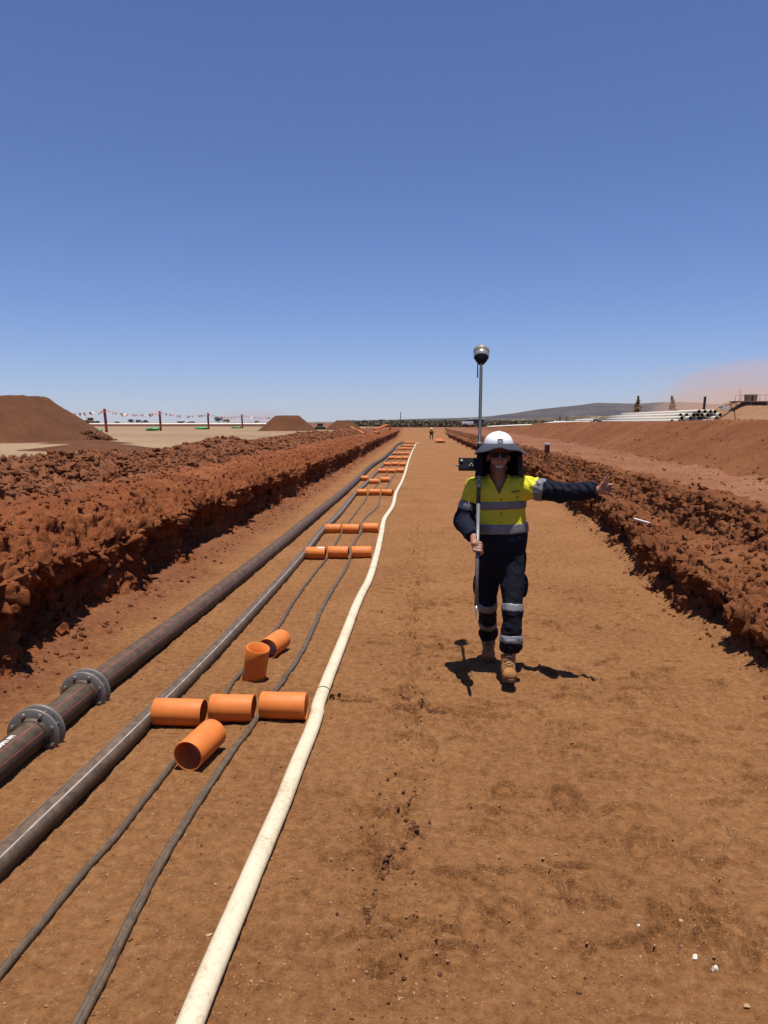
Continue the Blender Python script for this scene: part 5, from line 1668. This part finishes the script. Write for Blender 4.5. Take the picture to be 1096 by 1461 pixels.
# ------------------------------------------------------------------ far end of the cut
mini = Field((0.70, 76.3, -0.05), (1.85, 78.2, 1.75), 0.022)
mx, my = 1.22, 77.2
for sx in (-1, 1):
    mini.cap((mx + sx * 0.10, my, 0.70), (mx + sx * 0.16, my - 0.10, 0.40), 0.085, 0.07, 0.04); mini.cap((mx + sx * 0.16, my - 0.10, 0.40), (mx + sx * 0.15, my + 0.10, 0.04), 0.068, 0.05, 0.04)
    mini.cap((mx + sx * 0.15, my + 0.10, 0.03), (mx + sx * 0.16, my - 0.10, 0.03), 0.045, k=0.03)
    mini.cap((mx + sx * 0.19, my - 0.22, 1.08), (mx + sx * 0.27, my - 0.34, 0.84), 0.055, 0.045, 0.04); mini.cap((mx + sx * 0.27, my - 0.34, 0.84), (mx + sx * 0.14, my - 0.48, 0.66), 0.043, 0.034, 0.03)
    mini.ell((mx + sx * 0.13, my - 0.50, 0.62), (0.035, 0.04, 0.05), 0.02)
mini.cap((mx, my + 0.02, 0.76), (mx, my - 0.20, 1.08), 0.15, 0.16, 0.06, (1.1, 0.85, 1))
mini.cap((mx, my - 0.22, 1.14), (mx, my - 0.30, 1.26), 0.055, 0.05, 0.03)
mini.ell((mx, my - 0.33, 1.33), (0.078, 0.095, 0.11), 0.02)
FB = (mx, my, 0.0)
FAR = skin_obj('person', mini, M['navy'], None, FB); FAR.location = (1.25, 86.0, 0.02); FAR.scale = (0.88, 0.88, 0.88)
tag(FAR, 'distant stooping worker in dark clothes and yellow vest at the far trench end', 'person')
vst = Field((0.70, 76.3, 0.5), (1.85, 78.2, 1.4), 0.022)
vst.cap((mx, my - 0.02, 0.84), (mx, my - 0.20, 1.09), 0.165, 0.178, 0.06, (1.1, 0.85, 1))
skin_obj('vest', vst, M['shirt'], FAR, FB, attr={'navy': lambda V: 0.93 - V[:, 2]})
lathe('hard_hat', [(0.15, 1.365), (0.15, 1.375), (0.115, 1.38)] + [(0.115 * math.cos(t), 1.38 + 0.115 * math.sin(t)) for t in np.linspace(0.1, 1.55, 7)], M['hat'], FAR, 20, loc=(0, -0.33, 0.0))
for k in range(4):
    o = conduit((1.36 + 0.20 * k, 74.6, 0.30), (1.62 + 0.20 * k, 71.6, 0.10), 'orange conduit beside the distant worker, %s of four' % ['leftmost', 'second from left', 'third from left', 'rightmost'][k], 0.088)
    o['group'] = 'orange conduits laid side by side near the distant worker'

# ------------------------------------------------------------------ right side: track, berm, laydown yard
MB = empty('marker_block', (3.90, 23.6, 0.99), 'rusty red block post with a pale cap beside the track below the berm', 'marker')
box('block', (0, 0, 0.11), (0.14, 0.14, 0.24), M['post_dark'], MB, bevel=0.006)
box('cap', (0, 0, 0.255), (0.18, 0.18, 0.06), M['pipe_white'], MB, bevel=0.006)
def bank_z(x, y):
    g = RG.reshape(-1, 3); return float(g[np.argmin((g[:, 0] - x) ** 2 + (g[:, 1] - y) ** 2), 2])
za, zb = bank_z(2.99, 10.6), bank_z(3.13, 10.0)
ST = empty('survey_stake', (2.985, 10.62, max(za, zb) + 0.035), 'white survey stake with an orange tip lying on the step of the right bank', 'stake')
a, b_ = A3(0, 0, 0), A3(0.155, -0.62, -0.015)
rod('shaft', a, a + (b_ - a) * 0.82, 0.016, M['flag_white'], ST, seg=6); rod('painted_tip', a + (b_ - a) * 0.82, b_, 0.017, M['flag_red'], ST, r2=0.013, seg=6)

# long white pipes stacked on the laydown platform
v = np.array([(21, 68, .9), (31, 68, .9), (31, 106, .9), (21, 106, .9), (22.2, 70.5, 1.86), (30, 70.5, 1.86), (30, 104, 1.86), (22.2, 104, 1.86)], float)
me = bpy.data.meshes.new('laydown_platform'); me.from_pydata([tuple(x) for x in v], [], [(4, 5, 6, 7), (0, 1, 5, 4), (1, 2, 6, 5), (2, 3, 7, 6), (3, 0, 4, 7)]); me.update()
tag(link('laydown_platform', me, M['bank']), kind='structure')
def pipe_mesh(length, r, n=14):
    prof = [(r * .93, 0), (r, 0), (r, length * .33), (r, length * .66), (r, length), (r * .93, length)]
    o = lathe('white_pipe', prof, M['pipe_white'], None, n, M=Matrix.Rotation(-math.pi / 2, 4, 'X'))
    me = o.data; bpy.data.objects.remove(o)
    a = np.linspace(0, 2 * math.pi, n, endpoint=False)
    me.materials.append(M['pipe_in'])
    bm = bmesh.new(); bm.from_mesh(me)
    for y0, y1 in ((0.0, length),):
        lo = [bm.verts.new((r * .93 * math.cos(t), y0, r * .93 * math.sin(t))) for t in a]
        hi = [bm.verts.new((r * .93 * math.cos(t), y1, r * .93 * math.sin(t))) for t in a]
        for j in range(n):
            f_ = bm.faces.new((lo[j], lo[(j + 1) % n], hi[(j + 1) % n], hi[j])); f_.material_index = 1; f_.smooth = True
    bm.to_mesh(me); bm.free()
    return me
ORD = ['first', 'second', 'third', 'fourth', 'fifth', 'sixth', 'seventh', 'eighth', 'ninth', 'tenth', 'eleventh', 'twelfth', 'thirteenth']
PM = pipe_mesh(26.0, 0.17)
rz = [(1.86 + 0.17, 13, 23.0), (1.86 + 0.17 + 0.295, 11, 23.9), (1.86 + 0.17 + 0.59, 9, 24.6), (1.86 + 0.17 + 0.885, 6, 25.4)]
for zi, (z, n, x0) in enumerate(rz):
    for j in range(n):
        o = bpy.data.objects.new('white_pipe', PM); COL.objects.link(o)
        o.location = (x0 + 0.345 * j + random.uniform(-0.02, 0.02), 71.0 + random.uniform(0, 1) ** 2 * 4.0, z); o.rotation_euler = (0, 0, random.uniform(-0.006, 0.006))
        tag(o, 'long white pipe in the %s row of the big stack, %s from the left' % (['bottom', 'second', 'third', 'top'][zi], ORD[j]), 'pipe', 'white pipes in the big stack')
PM2 = pipe_mesh(12.0, 0.17)
for j, (x, y, z) in enumerate([(23.4, 106, 1.95), (23.9, 107, 1.95), (24.3, 106.5, 1.95), (24.1, 107, 2.24), (22.6, 118, 1.62), (23.0, 118, 1.62), (23.4, 118.5, 1.62)]):
    o = bpy.data.objects.new('white_pipe', PM2); COL.objects.link(o); o.location = (x, y, z); o.rotation_euler = (0, 0, random.uniform(-0.02, 0.02))
    tag(o, 'white pipe in the low far stack, ' + ['left of the three under the top one', 'middle of the three under the top one', 'right of the three under the top one', 'on top of the others', 'left one of the rearmost three', 'middle one of the rearmost three', 'right one of the rearmost three'][j], 'pipe', 'white pipes in the low far stack')
me = bpy.data.meshes.new('laydown_platform'); me.from_pydata([(20, 104.5, .9), (27, 104.5, .9), (27, 133, .9), (20, 133, .9), (21.2, 105.5, 1.78), (26, 105.5, 1.78), (26, 117, 1.78), (21.2, 117, 1.78), (21.2, 118, 1.45), (26, 118, 1.45), (26, 132, 1.45), (21.2, 132, 1.45)], [],
    [(4, 5, 6, 7), (8, 9, 10, 11), (0, 1, 5, 4), (7, 6, 9, 8), (1, 2, 10, 9, 6, 5), (3, 0, 4, 7, 8, 11), (2, 3, 11, 10)]); me.update()
tag(link('laydown_platform', me, M['bank']), kind='structure')
o = tube('white_pipe', spline([(9.0, 66.5, 1.28), (10.6, 72, 1.50), (12.8, 78, 1.78), (15.5, 84, 1.90), (19, 92, 1.94)], near=0.8), 0.16, M['pipe_white'], None, 12)
tag(o, 'bent white pipe laid over the far end of the right berm', 'pipe')
o = tube('white_pipe', spline([(10.2, 118, 1.22), (14, 119, 1.42), (19, 119.5, 1.58), (24, 120, 1.66)], near=1.2), 0.15, M['pipe_white'], None, 10)
tag(o, 'thin white pipe running along the ground behind the hard hat', 'pipe')

post_thing('power_pole', 28.95, 80.0, 1.0, 3.55, 0.16, 'pole_dark', 'black pole standing in front of the big white pipe stack', 'pole', (0.22, 0))
post_thing('marker_stick', 30.9, 76.0, 1.0, 2.25, 0.045, 'post_dark', 'thin reddish stick leaning in front of the dusty mound', 'post', (-0.35, 0))
post_thing('site_post', 22.6, 125.0, 1.0, 2.0, 0.10, 'pole_dark', 'short dark post left of the white utility truck', 'post')
post_thing('site_post', 25.4, 134.0, 1.0, 2.1, 0.07, 'pole_dark', 'thin dark post next to the white utility truck', 'post')

def truck(x, y, rz, label, k=1.0):
    T = empty('utility_truck', (x, y, 0.98), label, 'truck', None, rz)
    bm = bmesh.new(); bm_box(bm, (-1.65 * k, 0, 0.80), (1.3, 1.75, 0.55), None, 0.10); bm_box(bm, (-0.45 * k, 0, 0.80), (1.3, 1.78, 0.60), None, 0.06); b0 = new_obj_bm('body', bm, M['hat'], T)
    bm = bmesh.new()
    vs = bm_box(bm, (-0.45 * k, 0, 1.42), (1.45, 1.6, 0.66))
    for v in vs:
        if v.co.z > 1.5: v.co.x = -0.40 * k + (v.co.x + 0.45 * k) * 0.68; v.co.y *= 0.9
    bmesh.ops.bevel(bm, geom=bm.edges[:], offset=0.05, segments=2, affect='EDGES'); new_obj_bm('cab', bm, M['hat'], T)
    bm = bmesh.new()
    vs = bm_box(bm, (-0.45 * k, 0, 1.42), (1.36, 1.63, 0.42))
    for v in vs:
        if v.co.z > 1.5: v.co.x = -0.40 * k + (v.co.x + 0.45 * k) * 0.74; v.co.y *= 0.93
    new_obj_bm('window', bm, M['glass'], T)
    bm = bmesh.new(); bm_box(bm, (1.25 * k, 0, 0.72), (2.2, 1.85, 0.10)); bm_box(bm, (0.2 * k, 0, 1.25), (0.06, 1.8, 1.0)); bm_box(bm, (2.33 * k, 0, 0.92), (0.05, 1.85, 0.4)); new_obj_bm('tray', bm, M['galv'], T)
    bm = bmesh.new(); bm_box(bm, (1.2 * k, 0, 1.15), (1.9, 1.6, 0.8), None, 0.05); new_obj_bm('tool_box', bm, M['tyre'], T)
    rod('rack', (0.2 * k, -0.8, 1.78), (2.3 * k, -0.8, 1.82), 0.035, M['hat'], T, seg=6); rod('rack', (0.2 * k, 0.8, 1.78), (2.3 * k, 0.8, 1.82), 0.035, M['hat'], T, seg=6)
    for xx in (-1.6, 1.35):
        for yy in (-0.82, 0.82): wheel(T, (xx * k, yy, 0.38), 0.38, 0.26)
    return T
truck(38.0, 176.0, 0.15, 'white utility truck with a dark tray load parked beyond the right berm')
truck(11.1, 160.0, -0.3, 'small pale utility truck seen just left of the survey pole')
TRL = empty('trailer', (23.3, 130.0, 0.98), 'low dark trailer with white drums beside the short dark post', 'trailer')
box('deck', (0, 0, 0.62), (2.0, 1.4, 0.14), M['tyre'], TRL)
for x in (-0.55, 0.1, 0.7): lathe('drum', [(0.001, 0.69), (0.24, 0.69), (0.25, 0.9), (0.24, 1.2), (0.001, 1.21)], M['hat'], TRL, 14, loc=(x, 0, 0))
for y in (-0.75, 0.75): wheel(TRL, (0, y, 0.32), 0.32, 0.2)

# dusty mound with a screening plant on it
M['dusty'] = soil('dusty_earth', (0.24, 0.12, 0.060), (0.31, 0.165, 0.085), (0.38, 0.22, 0.12), 0.15, 1.5, 12, 0.6, 0.05)
heap('dusty_mound', 63.0, 128.0, 18.0, 11.0, 11.5, 4.0, 0.95, 4.3, 'large pale dusty mound cut off by the right edge', M['dusty'], 361, 90, 0.15)
M['plant'] = plain('dusty_steel', (0.30, 0.19, 0.12), 0.7, vary=0.25, vscale=0.7)
S = empty('screening_plant', (51.5, 124.0, 4.55), 'dust-covered screening plant with two hoppers standing on the pale mound', 'plant')
box('deck', (0.6, 0, 0.65), (5.4, 2.2, 0.16), M['plant'], S)
for x in (-1.8, 0.5, 2.9):
    for y in (-0.95, 0.95): rod('strut', (x, y, -0.7), (x, y, 0.6), 0.07, M['plant'], S, seg=6)
for x in (0.35, 1.25):
    bm = bmesh.new(); vs = bm_box(bm, (x, 0, 1.25), (0.72, 1.3, 1.05))
    for v in vs:
        if v.co.z < 1.2: v.co.x = x + (v.co.x - x) * 0.7
    new_obj_bm('hopper', bm, M['plant'], S)
bm = bmesh.new(); bm_box(bm, (-2.6, 0, 0.25), (3.0, 0.7, 0.18), Euler((0, -0.32, 0))); new_obj_bm('conveyor', bm, M['plant'], S)
bm = bmesh.new(); bm_box(bm, (-3.2, 0, -0.35), (0.9, 0.9, 0.6), Euler((0, 0.2, 0))); new_obj_bm('chute', bm, M['hat'], S)
for x in np.linspace(-2.0, 4.6, 8): rod('rail_post', (x, -1.05, 0.7), (x, -1.05, 1.65), 0.03, M['plant'], S, seg=5)
rod('rail', (-2.0, -1.05, 1.62), (4.6, -1.05, 1.70), 0.03, M['plant'], S, seg=5)
rod('mast', (-0.7, 0.5, 0.7), (-0.7, 0.5, 2.6), 0.035, M['plant'], S, seg=5)
G2 = post_thing('floodlight_mast', 60.5, 124.0, 4.9, 1.7, 0.06, 'plant', 'thin dusty mast on the mound right of the screening plant', 'mast', (0, 0), 0.5)

# ------------------------------------------------------------------ trees, scrub and hills
def foliage_mat(name, dark, mid, light):
    m, nt, b = nodes_of(name)
    p = n_pos(nt)
    f = n_noise(nt, p, 0.9, 4, 0.7)
    nt.links.new(n_ramp(nt, f, [(0.3, dark), (0.5, mid), (0.7, light)]), b.inputs['Base Color'])
    b.inputs['Roughness'].default_value = 0.9; b.inputs['Specular IOR Level'].default_value = 0.1
    return m
M['scrub'] = foliage_mat('scrub_leaves', (0.07, 0.058, 0.034), (0.11, 0.090, 0.052), (0.17, 0.14, 0.085))
M['tree_dark'] = foliage_mat('eucalypt_leaves', (0.030, 0.042, 0.020), (0.055, 0.066, 0.032), (0.095, 0.10, 0.05))
M['tree_brown'] = foliage_mat('dusty_needles', (0.24, 0.155, 0.08), (0.36, 0.235, 0.125), (0.46, 0.31, 0.18))
M['bark'] = plain('tree_bark', (0.10, 0.07, 0.05), 0.9, vary=0.2)

def leaf_cloud(name, centers, spread, n, leaf, mat, parent=None, shape=None):
    """many small leaf faces spread through lumps"""
    centers = np.asarray(centers, float); spread = np.asarray(spread, float)
    k = RNG.integers(0, len(centers), n)
    d = RNG.normal(size=(n, 3)); d /= np.linalg.norm(d, axis=1)[:, None]
    c = centers[k] + d * (RNG.random((n, 1)) ** 0.45) * spread[k]
    a = RNG.normal(size=(n, 3)); a /= np.linalg.norm(a, axis=1)[:, None]
    b_ = np.cross(a, RNG.normal(size=(n, 3))); b_ /= np.linalg.norm(b_, axis=1)[:, None]
    l = leaf * RNG.uniform(0.6, 1.4, (n, 1))
    V = np.stack([c - a * l, c + b_ * l * 0.7, c + a * l, c - b_ * l * 0.7], 1).reshape(-1, 3)
    return link(name, mesh_np(name, V, np.arange(n * 4).reshape(-1, 4), False), mat, parent)

def round_tree(x, y, z, w, h, label, n=500, group=None):
    t = empty('tree', (x, y, z), label, 'tree', group)
    rod('trunk', (0, 0, -0.3), (0.05 * w, 0, h * 0.55), w * 0.05, M['bark'], t, r2=w * 0.025, seg=7)
    cs = [(RNG.uniform(-.32, .32) * w, RNG.uniform(-.3, .3) * w, h * RNG.uniform(0.48, 0.86)) for _ in range(8)]
    leaf_cloud('crown', cs, [np.array((0.26 * w, 0.26 * w, 0.20 * h))] * 8, n, 0.05 * w, M['tree_dark'], t)
    return t
def cone_tree(x, y, z, w, h, label, lean=0.0):
    t = empty('conifer', (x, y, z), label, 'tree')
    rod('trunk', (0, 0, -0.5), (lean * h, 0, h * 0.96), w * 0.05, M['bark'], t, r2=0.03, seg=7)
    cs, sp = [], []
    for k in range(26):
        f_ = (k + 0.5) / 26
        ww = w * 0.55 * (1 - f_) ** 1.05
        a = RNG.uniform(0, 6.28)
        cs.append((lean * h * f_ + ww * 0.55 * math.cos(a), ww * 0.55 * math.sin(a), h * (0.05 + 0.94 * f_))); sp.append((ww * 0.5 + 0.08, ww * 0.5 + 0.08, h * 0.035))
    leaf_cloud('crown', cs, sp, 3200, 0.19, M['tree_brown'], t)
    return t
cone_tree(46.2, 165, 0.95, 4.0, 6.5, 'dusty brown conifer, slim and pointed, above the left part of the white pipe stack')
cone_tree(52.0, 160, 0.95, 4.4, 6.3, 'dusty brown conifer, broken on one side, close to the black pole', -0.06)
for i, (px_, w, h, yy, lab) in enumerate([(163, 4.0, 2.0, 560, 'smallest flat tree on the left horizon behind the nearest marker post'), (182, 6.0, 3.6, 560, 'round dark tree on the left horizon between the first two marker posts'),
        (194, 4.4, 3.4, 580, 'dark tree in the middle of three on the left horizon'), (203, 5.6, 3.0, 575, 'wide low tree on the left horizon just before the second marker post'),
        (257, 7.0, 2.2, 590, 'wide flat scrub tree on the left horizon after the second marker post'), (272, 6.0, 1.9, 600, 'low flat scrub tree on the left horizon before the third marker post'),
        (311, 5.5, 4.4, 460, 'tall dark tree on the left horizon just past the third marker post'), (323, 5.0, 3.6, 465, 'shorter dark tree touching the tall one past the third marker post'),
        (366, 4.0, 2.4, 520, 'small dark tree on the left horizon beside the farthest marker post'), (545, 5.0, 3.0, 420, 'round dark tree standing alone beyond the far end of the left bank')]):
    round_tree((px_ - 600) / 1080 * yy, yy, 0.9, w, h, lab)

# scrub belt beyond the works
n = 6000
yy = 165 + 520 * RNG.random(n) ** 1.4
xx = RNG.uniform(-0.11, 0.45, n) * yy
keep = (perlin(P2(xx, yy, 0.018), 401) > -0.22)
xx, yy = xx[keep], yy[keep]
ss = RNG.uniform(0.25, 0.75, len(xx)) * (1 + yy / 700)
cs = np.stack([xx, yy, 0.9 + ss * 0.8], 1)
o = leaf_cloud('scrub_belt', cs, np.stack([ss * 1.9, ss * 1.4, ss * 0.8], 1), 120000, 0.30, M['scrub'])
tag(o, kind='stuff')

n = 2600
yy = RNG.uniform(680, 1040, n)
xx = RNG.uniform(-0.10, 0.46, n) * yy
keep = perlin(P2(xx, yy, 0.010), 405) > -0.12
xx, yy = xx[keep], yy[keep]
ss = RNG.uniform(1.0, 2.6, len(xx))
o = leaf_cloud('far_scrub', np.stack([xx, yy, 0.9 + ss * 0.7], 1), np.stack([ss * 2.2, ss * 1.5, ss * 0.85], 1), 60000, 0.7, M['tree_dark'])
tag(o, kind='stuff')

def hill_mat(name, dark, mid, light, s):
    m, nt, b = nodes_of(name)
    p = n_pos(nt)
    f = n_noise(nt, p, s, 9, 0.72)
    g = n_noise(nt, p, s * 14, 5, 0.7)
    k = n_math(nt, 'ADD', n_math(nt, 'MULTIPLY', f, 0.55), n_math(nt, 'MULTIPLY', g, 0.45))
    nt.links.new(n_ramp(nt, k, [(0.40, dark), (0.5, mid), (0.60, light)]), b.inputs['Base Color'])
    b.inputs['Roughness'].default_value = 1.0; b.inputs['Specular IOR Level'].default_value = 0.0
    return m
M['hill'] = hill_mat('wooded_hill', (0.010, 0.009, 0.006), (0.030, 0.024, 0.016), (0.085, 0.062, 0.040), 0.006)
M['foot'] = hill_mat('dry_slope', (0.025, 0.020, 0.012), (0.075, 0.056, 0.034), (0.36, 0.28, 0.19), 0.008)
def ridge(name, y0, y1, prof_px, mat, seed, rough, nx=420, ny=70):
    ym = (y0 + y1) / 2
    px = np.array([p for p, _ in prof_px], float); pz = np.array([1.9 + (603 - q) / 1080 * ym for _, q in prof_px])
    xw = (px - 600) / 1080 * ym
    X = np.linspace(xw[0], xw[-1], nx); Y = np.linspace(y0, y1, ny)
    XX, YY = np.meshgrid(X, Y)
    top = np.interp(XX, xw, pz)
    prof = np.sin(np.clip((YY - y0) / (y1 - y0), 0, 1) * math.pi) ** 1.15
    ns = fbm(P2(XX, YY, 3.2 / (y1 - y0)), 5, seed).reshape(XX.shape)
    Z = 0.5 + (top - 0.5) * prof * (1 + rough * ns) + (top - 0.5) * 0.10 * rough * fbm(P2(XX, YY, 22.0 / (y1 - y0)), 3, seed + 3).reshape(XX.shape)
    Z = np.where(prof < 0.001, -3.0, Z)
    o = link(name, mesh_np(name, np.stack([XX, YY, Z], -1).reshape(-1, 3), grid_faces(ny, nx)), mat)
    return tag(o, kind='structure')
ridge('hills', 3600, 5200, [(-500, 603.5), (300, 603.2), (480, 602.0), (540, 599.2), (600, 597.6), (660, 596.4), (700, 594), (730, 590), (765, 584), (800, 580), (828, 577.5), (846, 575.2), (872, 576.6), (900, 577.2), (930, 575.6), (960, 575.2), (990, 577.4), (1030, 577), (1096, 574), (1300, 572), (1700, 580), (2400, 592)], M['hill'], 411, 0.10, 700)
ridge('dry_slope', 1050, 1700, [(400, 603.2), (500, 602.0), (540, 599.9), (600, 599.4), (680, 599.0), (760, 597), (860, 593), (960, 592), (1096, 592), (1500, 594), (2000, 600)], M['foot'], 421, 0.25, 420)

# ------------------------------------------------------------------ dust and haze in the air
def volume_mat(name, col, density, aniso=0.2):
    m = bpy.data.materials.new(name); m.use_nodes = True
    nt = m.node_tree; nt.nodes.clear()
    o = nt.nodes.new('ShaderNodeOutputMaterial'); v = nt.nodes.new('ShaderNodeVolumePrincipled')
    v.inputs['Color'].default_value = (*col, 1); v.inputs['Density'].default_value = density; v.inputs['Anisotropy'].default_value = aniso
    nt.links.new(v.outputs['Volume'], o.inputs['Volume'])
    return m
def dust_cloud(name, lumps, mat):
    F_ = Field((-1.1, -1.1, -0.6), (1.1, 1.1, 1.1), 0.08)
    return F_
def puff(name, c, r, density, col):
    v, f = ICO[2]
    bm = bmesh.new(); bmesh.ops.create_icosphere(bm, subdivisions=4, radius=1.0)
    p = np.array([x.co[:] for x in bm.verts])
    k = 1 + 0.30 * fbm(p * 1.6 + np.array(c), 3, 501)
    for x, s_ in zip(bm.verts, k):
        q = x.co * float(s_); x.co = (q.x * r[0], q.y * r[1], max(q.z * r[2], -0.3 * r[2]))
    o = new_obj_bm(name, bm, volume_mat(name + '_air', col, density), None, True)
    o.location = c
    return tag(o, kind='stuff')
puff('dust', (104.0, 190.0, 6.0), (52, 40, 15), 0.0042, (0.90, 0.64, 0.48))
puff('dust', (80.0, 172.0, 5.0), (28, 24, 11), 0.011, (0.92, 0.62, 0.43))
puff('dust', (62.0, 150.0, 3.0), (17, 15, 6), 0.016, (0.90, 0.60, 0.40))
puff('dust', (-88.0, 400.0, 3.0), (20, 12, 7), 0.010, (0.72, 0.45, 0.33))

bm = bmesh.new()
bm_box(bm, (600.0, 2650.0, 95.0), (9000.0, 5700.0, 196.0))
HAZE = new_obj_bm('haze', bm, volume_mat('haze_air', (0.80, 0.86, 1.0), 0.00006, 0.3))
tag(HAZE, kind='stuff')
